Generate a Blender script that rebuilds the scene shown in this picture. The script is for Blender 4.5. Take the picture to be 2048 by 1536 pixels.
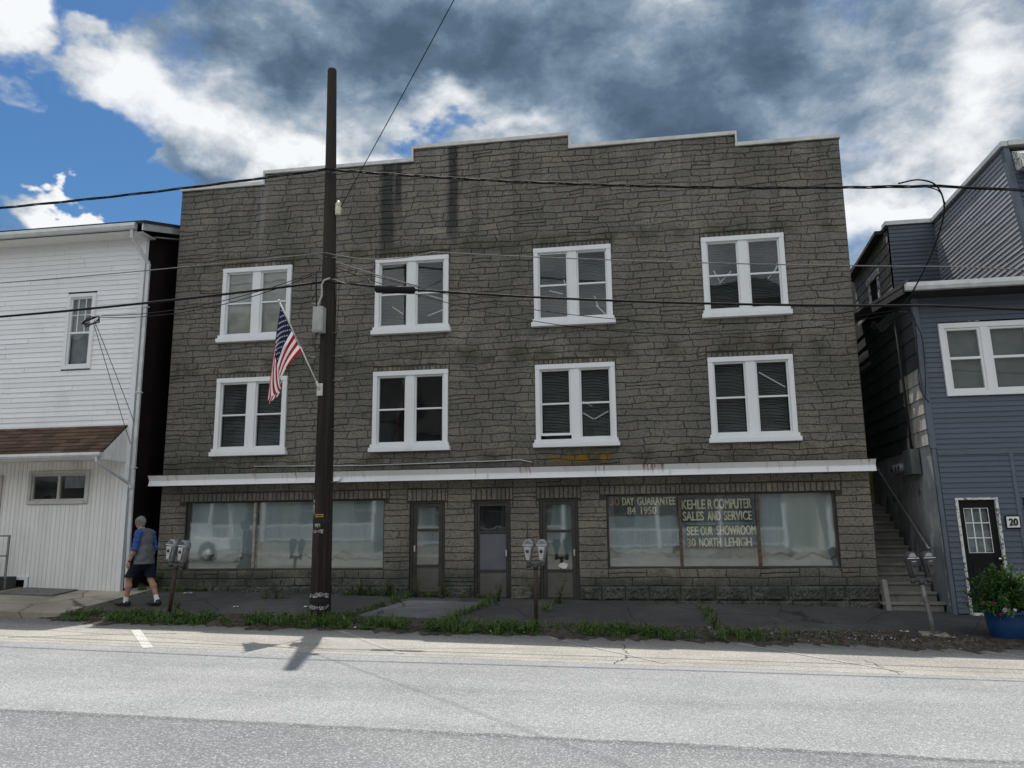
import bpy, math, random
import numpy as np
from mathutils import Vector, Matrix, Euler
R = math.radians
for o in list(bpy.data.objects): bpy.data.objects.remove(o)
SC = bpy.context.scene
COL = SC.collection

# ------------------------------------------------------------------ camera
cam = bpy.data.cameras.new('camera'); cam_o = bpy.data.objects.new('camera', cam); COL.objects.link(cam_o)
cam.sensor_width = 36.0; cam.lens = 1620.1 / 2048 * 36; cam.clip_start = 0.1; cam.clip_end = 900
cam_o.matrix_world = Matrix(((0.98718956, 0.03906195, 0.1546963, 0.0),
                             (0.15924313, -0.18093735, -0.97051703, -17.1),
                             (-0.00991995, 0.9827186, -0.18483981, 1.64),
                             (0, 0, 0, 1)))
SC.camera = cam_o
# ------------------------------------------------------------------ exposure
SC.view_settings.view_transform = 'Standard'
try: SC.view_settings.look = 'None'
except Exception: pass
SC.view_settings.exposure = 0.0; SC.view_settings.gamma = 1.0
SC.render.engine = 'CYCLES'; SC.cycles.use_denoising = True
SC.cycles.max_bounces = 8; SC.cycles.transparent_max_bounces = 16; SC.cycles.caustics_reflective = False; SC.cycles.caustics_refractive = False
# ------------------------------------------------------------------ sun
SUN_EL, SUN_ROT = R(65.45), R(-19.7)
sd = Vector((-0.14008, 0.39113, 0.90961))
sun = bpy.data.lights.new('sun', 'SUN'); sun.energy = 5.0; sun.angle = R(0.53); sun.color = (1.0, 0.955, 0.88)
sun_o = bpy.data.objects.new('sun', sun); COL.objects.link(sun_o)
sun_o.rotation_euler = sd.to_track_quat('Z', 'Y').to_euler(); sun_o.location = (-6, 16, 40)
# ------------------------------------------------------------------ sky with clouds (by compass direction and height)
W = bpy.data.worlds.new('World'); SC.world = W; W.use_nodes = True
def build_sky():
    N = W.node_tree.nodes; L = W.node_tree.links; N.clear()
    out = N.new('ShaderNodeOutputWorld'); bg = N.new('ShaderNodeBackground'); L.new(bg.outputs[0], out.inputs[0])
    sky = N.new('ShaderNodeTexSky'); sky.sky_type = 'NISHITA'; sky.sun_disc = False
    sky.sun_elevation = SUN_EL; sky.sun_rotation = SUN_ROT; sky.air_density = 1.0; sky.dust_density = 0.4; sky.ozone_density = 2.0
    tc = N.new('ShaderNodeTexCoord')
    def vmul(v):
        n = N.new('ShaderNodeMapping'); n.inputs['Scale'].default_value = v; L.new(tc.outputs['Generated'], n.inputs[0]); return n.outputs[0]
    def mth(op, a, b=None, clamp=False):
        n = N.new('ShaderNodeMath'); n.operation = op; n.use_clamp = clamp
        for i, x in enumerate((a, b)):
            if x is None: continue
            if hasattr(x, 'links'): L.new(x, n.inputs[i])
            else: n.inputs[i].default_value = x
        return n.outputs[0]
    def noi(vec, s, d, r, dist=0.0, off=0.0):
        m = N.new('ShaderNodeMapping'); m.inputs['Location'].default_value = (off, off * .7, off * 1.3); L.new(vec, m.inputs[0])
        n = N.new('ShaderNodeTexNoise'); n.inputs['Scale'].default_value = s; n.inputs['Detail'].default_value = d
        n.inputs['Roughness'].default_value = r; n.inputs['Distortion'].default_value = dist; L.new(m.outputs[0], n.inputs[0]); return n.outputs['Fac']
    def blobs(lst):
        acc = None
        for az, el, sx, sy, w in lst:
            m = N.new('ShaderNodeMapping'); m.vector_type = 'TEXTURE'
            a, e = R(az), R(el)
            m.inputs['Location'].default_value = (-math.sin(a) * math.cos(e), math.cos(a) * math.cos(e), math.sin(e))
            m.inputs['Rotation'].default_value = (e, 0, a)
            m.inputs['Scale'].default_value = (R(sx), R(max(sx, sy)), R(sy))
            # perturbed lookup, so no patch has a clean outline
            L.new(pert, m.inputs[0])
            g = N.new('ShaderNodeTexGradient'); g.gradient_type = 'SPHERICAL'; L.new(m.outputs[0], g.inputs[0])
            v = mth('MULTIPLY', g.outputs['Fac'], w)
            acc = v if acc is None else mth('ADD', acc, v)
        return acc
    base = vmul((1, 1, 1.5))
    # warped direction
    nv = N.new('ShaderNodeTexNoise'); nv.inputs['Scale'].default_value = 9; nv.inputs['Detail'].default_value = 5; L.new(base, nv.inputs[0])
    sub = N.new('ShaderNodeVectorMath'); sub.operation = 'SUBTRACT'; L.new(nv.outputs['Color'], sub.inputs[0]); sub.inputs[1].default_value = (.5, .5, .5)
    sc = N.new('ShaderNodeVectorMath'); sc.operation = 'SCALE'; L.new(sub.outputs[0], sc.inputs[0]); sc.inputs['Scale'].default_value = 0.22
    ad = N.new('ShaderNodeVectorMath'); L.new(tc.outputs['Generated'], ad.inputs[0]); L.new(sc.outputs[0], ad.inputs[1]); pert = ad.outputs[0]
    # where there is cloud
    cov = blobs([(41, 22.5, 7, 5, -1.5), (35.5, 21, 5.5, 3, -1.3), (38.6, 31, 3.5, 3, -.9), (17.4, 27.8, 4.6, 2.2, -1.15), (12.5, 28.3, 2.6, 1.4, -.8), (41, 27, 3, 2, -.5),
                 (33, 28, 8, 5, .5), (24, 25.5, 7, 5, .7), (3, 31.5, 24, 9, .9), (39.3, 19.6, 4.2, 1.8, 2.3), (41.5, 25.6, 3.0, 1.3, 1.0), (36.5, 29.5, 3, 2, .6), (-20, 25, 9, 8, .75), (-24, 31, 7, 6, .8), (43, 30, 3, 3, .75), (37.2, 19.6, 2, .8, .6)])
    n1 = noi(base, 4.2, 9, .62, .15, 3.1)
    cv = mth('ADD', mth('ADD', mth('MULTIPLY', n1, 1.9), cov), -.42)
    alpha = N.new('ShaderNodeMapRange'); alpha.interpolation_type = 'SMOOTHSTEP'; L.new(cv, alpha.inputs[0]); alpha.inputs[1].default_value = .28; alpha.inputs[2].default_value = .78
    # how bright the cloud is
    br = blobs([(33, 28.6, 6.5, 4.5, .50), (24, 24.6, 6, 3.4, .62), (18, 25.6, 5, 2.0, .45), (30, 26.4, 4, 3, .25), (-21, 25, 7, 7, .32), (-17.5, 20.5, 6, 3, .55), (-24, 29.5, 5, 5, .25), (39.3, 19.4, 4, 2, 1.0), (43, 30, 5, 4, .5),
                (41, 25, 5, 3, .4), (14.5, 29.6, 4.5, 1.8, .45), (9, 27.4, 4, 1.8, .4),
                (0, 31, 20, 8, -.25), (9, 32, 10, 5, -.08), (20, 33, 10, 4, -.24), (12, 33.5, 7, 4, -.16), (27, 31.4, 6, 3, -.24), (-6, 27, 11, 5, -.18), (29, 23.5, 5, 3, -.34), (-12, 33, 12, 5, -.22)])
    n2 = noi(base, 6.0, 8, .58, .1, 7.7)
    n3 = noi(base, 2.4, 3, .5, 0, 1.7); n4 = noi(base, 13, 8, .65, .3, 5.5)
    b = mth('ADD', mth('ADD', mth('MULTIPLY', n2, 1.75), mth('MULTIPLY', n3, .6)), mth('ADD', mth('ADD', br, mth('MULTIPLY', n4, .75)), -1.03))
    rp = N.new('ShaderNodeValToRGB'); L.new(b, rp.inputs[0]); cr = rp.color_ramp
    cr.elements[0].position = 0.0; cr.elements[0].color = (.078, .125, .19, 1)
    cr.elements[1].position = 1.0; cr.elements[1].color = (.93, .95, .97, 1)
    for p, c in ((.2, (.115, .175, .255, 1)), (.42, (.205, .285, .385, 1)), (.62, (.39, .46, .54, 1)), (.84, (.72, .75, .79, 1))):
        e = cr.elements.new(p); e.color = c
    hs = N.new('ShaderNodeHueSaturation'); L.new(sky.outputs[0], hs.inputs['Color']); hs.inputs['Saturation'].default_value = SKY_SAT
    sk = N.new('ShaderNodeVectorMath'); sk.operation = 'SCALE'; L.new(hs.outputs[0], sk.inputs[0]); sk.inputs['Scale'].default_value = SKY_K
    mx = N.new('ShaderNodeMix'); mx.data_type = 'RGBA'; L.new(alpha.outputs[0], mx.inputs['Factor'])
    L.new(sk.outputs[0], mx.inputs['A']); 
    # unseen half of the sky: brighter white cloud added to light the shaded fronts
    sx = N.new('ShaderNodeSeparateXYZ'); L.new(tc.outputs['Generated'], sx.inputs[0])
    bk = N.new('ShaderNodeMapRange'); bk.interpolation_type = 'SMOOTHSTEP'; L.new(sx.outputs[1], bk.inputs[0])
    for i, v in enumerate((.25, -.35, 0, 1)): bk.inputs[i + 1].default_value = v
    cs = N.new('ShaderNodeVectorMath'); cs.operation = 'SCALE'; L.new(rp.outputs[0], cs.inputs[0]); L.new(mth('MULTIPLY', mth('ADD', mth('MULTIPLY', bk.outputs[0], BACK_K), 1.0), CLOUD_K / .1), cs.inputs['Scale'])
    rp_in = mth('ADD', b, mth('MULTIPLY', bk.outputs[0], .35)); L.new(rp_in, rp.inputs[0])
    L.new(mth('ADD', cv, mth('MULTIPLY', bk.outputs[0], .3)), alpha.inputs[0])
    L.new(cs.outputs[0], mx.inputs['B'])
    L.new(mx.outputs['Result'], bg.inputs[0]); bg.inputs[1].default_value = 0.1
SKY_SAT, SKY_K, CLOUD_K, BACK_K = 1.32, .92, 1.0, .35
build_sky()
try: W.cycles.sampling_method = 'MANUAL'; W.cycles.sample_map_resolution = 512
except Exception: pass

# ------------------------------------------------------------------ helpers
class Mt:
    """small builder of procedural materials"""
    def __init__(s, name, col=(.5, .5, .5), rough=.7, metal=0.0, spec=.4):
        s.m = bpy.data.materials.new(name); s.m.use_nodes = True
        s.N = s.m.node_tree.nodes; s.L = s.m.node_tree.links; s.b = s.N['Principled BSDF']
        s.b.inputs['Roughness'].default_value = rough; s.b.inputs['Metallic'].default_value = metal
        s.b.inputs['Specular IOR Level'].default_value = spec
        s.b.inputs['Base Color'].default_value = (*col, 1)
        s._pos = None
    def pos(s):
        if s._pos is None: s._pos = s.N.new('ShaderNodeNewGeometry').outputs['Position']
        return s._pos
    def obj(s): return s.N.new('ShaderNodeTexCoord').outputs['Object']
    def put(s, sock, v):
        if hasattr(v, 'links'): s.L.new(v, sock)
        elif isinstance(v, (tuple, list)) and len(v) == 3 and sock.type == 'RGBA': sock.default_value = (*v, 1)
        else: sock.default_value = v
    def map(s, scale=(1, 1, 1), loc=(0, 0, 0), vec=None):
        n = s.N.new('ShaderNodeMapping'); n.inputs['Scale'].default_value = scale; n.inputs['Location'].default_value = loc
        s.L.new(vec or s.pos(), n.inputs[0]); return n.outputs[0]
    def noise(s, scale, detail=4, rough=.55, st=(1, 1, 1), dist=0.0, loc=(0, 0, 0), vec=None, col=False):
        n = s.N.new('ShaderNodeTexNoise'); n.inputs['Scale'].default_value = scale; n.inputs['Detail'].default_value = detail
        n.inputs['Roughness'].default_value = rough; n.inputs['Distortion'].default_value = dist
        s.L.new(s.map(st, loc, vec), n.inputs[0]); return n.outputs['Color' if col else 'Fac']
    def voro(s, scale, st=(1, 1, 1), feat='F1', vec=None, out='Distance'):
        n = s.N.new('ShaderNodeTexVoronoi'); n.feature = feat; n.inputs['Scale'].default_value = scale
        s.L.new(s.map(st, (0, 0, 0), vec), n.inputs[0]); return n.outputs[out]
    def ramp(s, f, *st, interp='LINEAR'):
        n = s.N.new('ShaderNodeValToRGB'); s.L.new(f, n.inputs[0]); e = n.color_ramp.elements; n.color_ramp.interpolation = interp
        while len(e) > 1: e.remove(e[-1])
        for i, (p, c) in enumerate(st):
            if not isinstance(c, (tuple, list)): c = (c, c, c)
            x = e[0] if i == 0 else e.new(p)
            x.position = p; x.color = (*c, 1)
        return n.outputs[0]
    def math(s, op, a, b=0.0, clamp=False):
        n = s.N.new('ShaderNodeMath'); n.operation = op; n.use_clamp = clamp; s.put(n.inputs[0], a); s.put(n.inputs[1], b); return n.outputs[0]
    def rng(s, f, a, b, c=0.0, d=1.0):
        n = s.N.new('ShaderNodeMapRange'); n.interpolation_type = 'SMOOTHSTEP'; s.put(n.inputs[0], f)
        for i, v in enumerate((a, b, c, d)): n.inputs[i + 1].default_value = v
        return n.outputs[0]
    def mix(s, f, a, b, mode='MIX'):
        n = s.N.new('ShaderNodeMix'); n.data_type = 'RGBA'; n.blend_type = mode
        s.put(n.inputs['Factor'], f); s.put(n.inputs['A'], a); s.put(n.inputs['B'], b); return n.outputs['Result']
    def xyz(s, vec=None):
        n = s.N.new('ShaderNodeSeparateXYZ'); s.L.new(vec or s.pos(), n.inputs[0]); return n.outputs
    def attr(s, name):
        n = s.N.new('ShaderNodeAttribute'); n.attribute_name = name; return n.outputs['Fac']
    def color(s, v): s.put(s.b.inputs['Base Color'], v); return s
    def rough(s, v): s.put(s.b.inputs['Roughness'], v); return s
    def bump(s, h, strength=.5, dist=.02):
        n = s.N.new('ShaderNodeBump'); n.inputs['Strength'].default_value = strength; n.inputs['Distance'].default_value = dist
        s.L.new(h, n.inputs['Height']); s.L.new(n.outputs[0], s.b.inputs['Normal']); return s

def simple(name, col, rough=.6, var=.18, scale=6, metal=0.0, spec=.4, fine=60, bump=.15, st=(1, 1, 1)):
    """a plain real-world surface: large and fine variation, a little relief"""
    m = Mt(name, col, rough, metal, spec)
    a = m.noise(scale, 5, .6, st); f = m.noise(fine, 3, .6, st)
    lo = tuple(c * (1 - var) for c in col); hi = tuple(min(1, c * (1 + var)) for c in col)
    c = m.mix(m.rng(a, .3, .7), lo, hi)
    c = m.mix(m.rng(f, .3, .75, 0, var), c, tuple(x * .55 for x in col))
    m.color(c).rough(m.rng(a, .2, .8, max(0, rough - .1), min(1, rough + .1)))
    if bump: m.bump(f, bump, .01)
    return m.m

class MB:
    """collects faces; build() links them as ONE mesh object"""
    def __init__(s): s.v = []; s.f = []; s.mi = []; s.t = []; s.sm = []; s.cur = 0; s.tint = 0.5; s.smooth = False
    def add(s, vs, fs):
        b = len(s.v); s.v += [tuple(x) for x in vs]
        for f in fs: s.f.append([i + b for i in f]); s.mi.append(s.cur); s.t.append(s.tint); s.sm.append(s.smooth)
    def poly(s, *p): s.add(p, [list(range(len(p)))])
    def box(s, x0, x1, y0, y1, z0, z1):
        s.add([(x0, y0, z0), (x1, y0, z0), (x1, y1, z0), (x0, y1, z0), (x0, y0, z1), (x1, y0, z1), (x1, y1, z1), (x0, y1, z1)],
              [[0, 3, 2, 1], [4, 5, 6, 7], [0, 1, 5, 4], [1, 2, 6, 5], [2, 3, 7, 6], [3, 0, 4, 7]])
    def bar(s, a, b, w, h, up=(0, 0, 1)):
        a = Vector(a); b = Vector(b); d = (b - a).normalized(); u = Vector(up)
        if abs(d.dot(u)) > .98: u = Vector((1, 0, 0))
        x = d.cross(u).normalized() * w / 2; z = x.cross(d).normalized() * h / 2
        s.add([a - x - z, a + x - z, a + x + z, a - x + z, b - x - z, b + x - z, b + x + z, b - x + z],
              [[3, 2, 1, 0], [4, 5, 6, 7], [0, 1, 5, 4], [1, 2, 6, 5], [2, 3, 7, 6], [3, 0, 4, 7]])
    def tube(s, pts, r, n=8, cap=True):
        pts = [Vector(p) for p in pts]; rs = r if isinstance(r, (list, tuple)) else [r] * len(pts)
        t0 = (pts[1] - pts[0]).normalized(); ref = Vector((0, 0, 1)) if abs(t0.z) < .9 else Vector((1, 0, 0))
        x = t0.cross(ref).normalized(); vs = []; sm = s.smooth; s.smooth = True
        for i, p in enumerate(pts):
            t = (pts[min(i + 1, len(pts) - 1)] - pts[max(i - 1, 0)]).normalized()
            x = (x - t * x.dot(t)).normalized(); y = t.cross(x)
            for k in range(n):
                a = 2 * math.pi * k / n; vs.append(p + (x * math.cos(a) + y * math.sin(a)) * rs[i])
        fs = [[i * n + k, i * n + (k + 1) % n, (i + 1) * n + (k + 1) % n, (i + 1) * n + k] for i in range(len(pts) - 1) for k in range(n)]
        if cap: fs += [list(range(n))[::-1], [(len(pts) - 1) * n + k for k in range(n)]]
        s.add(vs, fs); s.smooth = sm
    def lathe(s, prof, c=(0, 0, 0), n=24, sx=1.0, sy=1.0):
        vs = []; sm = s.smooth; s.smooth = True
        for r, z in prof:
            for k in range(n):
                a = 2 * math.pi * k / n; vs.append((c[0] + r * sx * math.cos(a), c[1] + r * sy * math.sin(a), c[2] + z))
        fs = [[i * n + k, i * n + (k + 1) % n, (i + 1) * n + (k + 1) % n, (i + 1) * n + k] for i in range(len(prof) - 1) for k in range(n)]
        fs += [list(range(n))[::-1], [(len(prof) - 1) * n + k for k in range(n)]]
        s.add(vs, fs); s.smooth = sm
    def prism(s, pts, ext):
        """closed outline pts (3D) pushed along ext"""
        n = len(pts); e = Vector(ext); a = [Vector(p) for p in pts]
        s.add(a + [p + e for p in a], [list(range(n))[::-1], list(range(n, 2 * n))] + [[i, (i + 1) % n, n + (i + 1) % n, n + i] for i in range(n)])
    def sphere(s, c, r, nu=12, nv=8, sc=(1, 1, 1)):
        s.lathe([(max(1e-4, r * math.sin(math.pi * i / nv)), -r * math.cos(math.pi * i / nv) * sc[2]) for i in range(nv + 1)], c, nu, sc[0], sc[1])
    def build(s, name, mats, parent=None, bevel=0.0, xf=None):
        me = bpy.data.meshes.new(name)
        off = Vector((0, 0, 0)); p = parent
        while p is not None: off += p.location; p = p.parent
        vs = s.v if xf is None else [xf(v) for v in s.v]
        me.from_pydata([(v[0] - off.x, v[1] - off.y, v[2] - off.z) for v in vs], [], s.f)
        for m in (mats if isinstance(mats, (list, tuple)) else [mats]): me.materials.append(m)
        me.polygons.foreach_set('material_index', s.mi); me.polygons.foreach_set('use_smooth', s.sm)
        a = me.attributes.new('tint', 'FLOAT', 'FACE'); a.data.foreach_set('value', s.t)
        me.update()
        o = bpy.data.objects.new(name, me); COL.objects.link(o)
        if parent is not None: o.parent = parent
        if bevel:
            md = o.modifiers.new('bevel', 'BEVEL'); md.width = bevel; md.segments = 2; md.limit_method = 'ANGLE'; md.angle_limit = R(40)
        return o

def tag(o, label=None, cat=None, group=None, kind=None):
    for k, v in (('label', label), ('category', cat), ('group', group), ('kind', kind)):
        if v: o[k] = v
    return o
def empty(name, loc, label, cat, group=None):
    o = bpy.data.objects.new(name, None); o.empty_display_size = .2; COL.objects.link(o); o.location = loc
    return tag(o, label, cat, group)

def cells_wall(mb, xs, zs, solid, y, thick):
    """front faces of a wall with rectangular openings, and the reveals of the openings (faces -y)"""
    nx, nz = len(xs) - 1, len(zs) - 1
    S_ = [[solid((xs[i] + xs[i + 1]) / 2, (zs[j] + zs[j + 1]) / 2) for j in range(nz)] for i in range(nx)]
    y1 = y + thick
    for i in range(nx):
        for j in range(nz):
            if not S_[i][j]: continue
            a, b, c, d = xs[i], xs[i + 1], zs[j], zs[j + 1]
            mb.poly((a, y, c), (b, y, c), (b, y, d), (a, y, d)); mb.poly((a, y1, d), (b, y1, d), (b, y1, c), (a, y1, c))
            if i == 0 or not S_[i - 1][j]: mb.poly((a, y1, c), (a, y, c), (a, y, d), (a, y1, d))
            if i == nx - 1 or not S_[i + 1][j]: mb.poly((b, y, c), (b, y1, c), (b, y1, d), (b, y, d))
            if j == 0 or not S_[i][j - 1]: mb.poly((a, y1, c), (b, y1, c), (b, y, c), (a, y, c))
            if j == nz - 1 or not S_[i][j + 1]: mb.poly((a, y, d), (b, y, d), (b, y1, d), (a, y1, d))
def in_holes(x, z, holes): return any(h[0] < x < h[1] and h[2] < z < h[3] for h in holes)
def frange(a, b, n): return [a + (b - a) * i / n for i in range(n + 1)]
def lap_siding(mb, P, lo, hi, z0, z1, lap, depth, holes=(), rng=None):
    """lapped boards: P(s, t, d) gives a point; lo(t), hi(t) bound each course; holes in (s0, s1, t0, t1)"""
    t = z0
    while t < z1 - 1e-4:
        u = min(t + lap, z1); m = (t + u) / 2; cuts = [(lo, hi)]; segs = [(lo(m), hi(m))]
        for h in holes:
            if h[2] < m < h[3]:
                ns = []
                for a, b in segs:
                    if h[1] <= a or h[0] >= b: ns.append((a, b)); continue
                    if h[0] > a: ns.append((a, h[0]))
                    if h[1] < b: ns.append((h[1], b))
                segs = ns
        if rng:                                        # butt joints between boards
            sp = []
            for a, b in segs:
                x = a + rng.uniform(.6, 3.6)
                while x < b - .5: sp.append((a, x - .0015)); a = x + .0015; x += rng.uniform(2.4, 3.7)
                sp.append((a, b))
            segs = sp
        for a, b in segs:
            full0, full1 = abs(a - lo(m)) < 1e-6, abs(b - hi(m)) < 1e-6
            a0, a1 = (lo(t), lo(u)) if full0 else (a, a); b0, b1 = (hi(t), hi(u)) if full1 else (b, b)
            if b0 - a0 < .005 and b1 - a1 < .005: continue
            dd = depth
            if rng: mb.tint = rng.random(); dd = depth * rng.uniform(.85, 1.2)
            mb.poly(P(a0, t, dd), P(b0, t, dd), P(b1, u, depth * .12), P(a1, u, depth * .12))
            mb.poly(P(a0, t, 0), P(b0, t, 0), P(b0, t, dd), P(a0, t, dd))
        t = u
# ------------------------------------------------------------------ shared materials
def mat_stone(name, base, mortar=False):
    m = Mt(name, base, .88, spec=.25)
    t = m.attr('tint'); x = m.xyz()
    tone = m.ramp(t, (0, tuple(c * .56 for c in base)), (.3, (base[0] * .86, base[1] * .90, base[2] * .92)), (.5, base), (.7, (base[0] * 1.16, base[1] * 1.12, base[2] * 1.04)), (1, (base[0] * 1.5, base[1] * 1.46, base[2] * 1.36)))
    tone = m.mix(m.rng(x[2], 2.7, 3.1, .35, 0), tone, (base[0] * 1.5, base[1] * 1.45, base[2] * 1.32))
    big = m.noise(.55, 5, .6, dist=.4); c = m.mix(m.rng(big, .38, .66, 0, .7), tone, (base[0] * .52, base[1] * .57, base[2] * .57)); c = m.mix(m.rng(m.noise(.9, 5, .65, loc=(9, 2, 4)), .54, .72, 0, .5), c, (base[0] * 1.5, base[1] * 1.5, base[2] * 1.5))
    grit = m.noise(27, 5, .74); c = m.mix(m.rng(grit, .51, .63, 0, .85), c, tuple(v * .26 for v in base))
    c = m.mix(m.rng(m.noise(30, 4, .7, loc=(3, 1, 2)), .56, .70, 0, .5), c, tuple(min(1, v * 1.7) for v in base))
    # rain streaks: dark and pale runs down the upper wall
    stre = m.noise(2.1, 4, .6, (1, 1, .06)); hi = m.rng(x[2], 6.2, 9.6)
    c = m.mix(m.math('MULTIPLY', m.rng(stre, .55, .72, 0, .75), hi), c, tuple(v * .38 for v in base))
    pale = m.noise(3.2, 4, .6, (1, 1, .05), loc=(7, 0, 0))
    c = m.mix(m.math('MULTIPLY', m.rng(pale, .55, .72, 0, .55), hi), c, (.27, .27, .26))
    for cx, w, zt in ((-5.62, .24, 7.6), (-4.05, .16, 7.9), (-5.35, .12, 8.6)):
        d = m.math('ABSOLUTE', m.math('SUBTRACT', m.math('ADD', x[0], m.math('MULTIPLY', m.noise(2, 3, .6, (1, 1, .5)), .14)), cx + .07))
        k = m.math('MULTIPLY', m.rng(d, w * .35, w, 1, 0), m.rng(x[2], zt - .3, zt + 1.1, 0, .82))
        c = m.mix(k, c, (.022, .026, .028))
    # soot above and below the windows and over the canopy; damp, mossy foot
    for zc, h in ((5.55, .35), (3.28, .26), (8.1, .25)):
        k = m.math('MULTIPLY', m.rng(m.math('ABSOLUTE', m.math('SUBTRACT', x[2], zc)), h * .3, h, 1, 0), m.rng(m.noise(1.3, 4, .6), .42, .62, 0, .72))
        c = m.mix(k, c, (base[0] * .34, base[1] * .36, base[2] * .28))
    foot = m.math('SUBTRACT', x[2], m.math('MULTIPLY', x[0], -.021))
    k = m.math('MULTIPLY', m.rng(foot, .62, .98, 1, 0), m.rng(m.noise(1.7, 4, .6), .3, .55, .45, .92))
    c = m.mix(k, c, (base[0] * .24, base[1] * .29, base[2] * .26))
    curl = m.noise(9, 2, .5, dist=2.2); ring = m.rng(m.math('ABSOLUTE', m.math('SUBTRACT', curl, .5)), .004, .028, 1, 0)
    kk = m.math('MULTIPLY', m.math('MULTIPLY', ring, m.rng(foot, .6, .78, .55, 0)), m.rng(m.noise(2.2, 2), .42, .6))
    c = m.mix(kk, c, (.34, .35, .33))
    # orange lichen under one window
    lx = m.math('MULTIPLY', m.rng(x[0], -2.05, -1.85), m.rng(x[0], -.72, -.5, 1, 0))
    lz = m.math('MULTIPLY', m.rng(x[2], 3.14, 3.2), m.rng(x[2], 3.3, 3.4, 1, 0))
    c = m.mix(m.math('MULTIPLY', m.math('MULTIPLY', lx, lz), m.rng(m.noise(3.2, 4, .65), .46, .6, 0, .85)), c, (.26, .15, .012))
    if mortar: c = m.mix(.75, c, (.016, .016, .015))
    m.color(c)
    h = m.math('ADD', m.math('MULTIPLY', m.noise(13, 5, .65), .8), m.math('MULTIPLY', grit, .6)); m.bump(h, .8, .03)
    return m.m
STONE = (.198, .182, .158)
M_stone = mat_stone('weathered_formstone', STONE); M_joint = mat_stone('dark_joint', STONE, True)
def mat_siding(name, col, grime=(.35, .33, .28), amt=.35, rough=.5):
    m = Mt(name, col, rough, spec=.35); t = m.attr('tint')
    c = m.ramp(t, (0, tuple(v * .94 for v in col)), (1, tuple(min(1, v * 1.04) for v in col)))
    c = m.mix(m.rng(m.noise(1.1, 5, .62, (1, 1, .5)), .5, .78, 0, amt), c, grime)
    c = m.mix(m.rng(m.noise(5, 4, .6, (3, 3, .25)), .56, .76, 0, amt * .7), c, grime)
    m.color(c); m.bump(m.noise(140, 2, .5), .06, .004); return m.m
M_white = mat_siding('white_painted_trim', (.76, .78, .79), (.40, .39, .36), .22)
M_wsid = mat_siding('white_vinyl_siding', (.79, .80, .81), (.42, .41, .37), .3)
M_wboard = mat_siding('cream_vertical_boards', (.76, .76, .735), (.40, .37, .30), .42)
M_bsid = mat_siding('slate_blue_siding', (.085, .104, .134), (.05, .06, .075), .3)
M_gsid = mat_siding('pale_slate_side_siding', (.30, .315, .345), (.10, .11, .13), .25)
M_dark = simple('dark_interior', (.018, .018, .02), .9, .3, 2, bump=0)
M_gutter = simple('aluminium_gutter', (.56, .58, .58), .42, .12, 4, .25, fine=50, bump=.05)
M_rustwhite = None
def mat_canopy():
    m = Mt('rust_streaked_white_metal', (.72, .73, .73), .45, spec=.4); x = m.xyz()
    c = m.mix(m.rng(m.noise(1.5, 4, .6), .4, .75, 0, .3), (.74, .75, .75), (.50, .50, .48))
    run = m.noise(7.5, 3, .65, (1, .2, .02)); fade = m.rng(m.math('ADD', x[2], m.math('MULTIPLY', m.noise(5, 2, .5, (1, 0, 0)), .12)), 2.90, 3.06, .05, 1.0)
    where = m.rng(m.noise(.55, 2, .5, (1, 0, 0), loc=(2.4, 0, 0)), .42, .58, .15, 1)
    k = m.math('MULTIPLY', m.math('MULTIPLY', m.rng(run, .55, .66), fade), where)
    c = m.mix(m.math('MULTIPLY', k, .9), c, (.20, .085, .022))
    c = m.mix(m.rng(m.noise(22, 4, .7, (1, 1, .12)), .64, .8, 0, .35), c, (.30, .27, .22))
    m.color(c); return m.m
M_canopy = mat_canopy()
M_rust = simple('rusty_metal', (.14, .062, .035), .85, .45, 9, fine=45, bump=.4)
def mat_glass(name, tint, refl, rough=.02, wob=.35, dirt=.06):
    m = Mt(name); N, L = m.N, m.L; N.remove(m.b); out = [n for n in N if n.type == 'OUTPUT_MATERIAL'][0]
    tr = N.new('ShaderNodeBsdfTransparent'); tr.inputs[0].default_value = (*tint, 1)
    gl = N.new('ShaderNodeBsdfGlossy'); gl.inputs['Roughness'].default_value = rough; gl.inputs[0].default_value = (.92, .96, .97, 1)
    df = N.new('ShaderNodeBsdfDiffuse'); df.inputs[0].default_value = (.32, .33, .31, 1)
    fr = N.new('ShaderNodeFresnel'); bf = N.new('ShaderNodeNewGeometry').outputs['Backfacing']; L.new(m.math('SUBTRACT', 1.5, m.math('MULTIPLY', bf, .8333)), fr.inputs[0])
    bm = N.new('ShaderNodeBump'); bm.inputs['Strength'].default_value = wob; bm.inputs['Distance'].default_value = .02
    L.new(m.noise(1.7, 2, .4), bm.inputs['Height']); L.new(bm.outputs[0], gl.inputs['Normal'])
    k = m.math('ADD', fr.outputs[0], refl, True)
    mx = N.new('ShaderNodeMixShader'); L.new(k, mx.inputs[0]); L.new(tr.outputs[0], mx.inputs[1]); L.new(gl.outputs[0], mx.inputs[2])
    m2 = N.new('ShaderNodeMixShader'); L.new(m.rng(m.noise(2.3, 5, .65), .35, .8, dirt * .3, dirt), m2.inputs[0]); L.new(mx.outputs[0], m2.inputs[1]); L.new(df.outputs[0], m2.inputs[2])
    L.new(m2.outputs[0], out.inputs[0]); return m.m
M_glass = mat_glass('old_window_glass', (.80, .85, .86), .02, .02, .12)
M_shopglass = mat_glass('dusty_shop_glass', (.86, .92, .92), .16, .035, .045, .14)
M_blind = simple('mini_blind_slats', (.30, .30, .295), .6, .2, 3, bump=0)
M_shade = simple('closed_beige_blind', (.78, .76, .70), .7, .12, 3, bump=0)
M_strip = simple('loose_white_slat', (.62, .63, .62), .6, .1, 3, bump=0)

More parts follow.
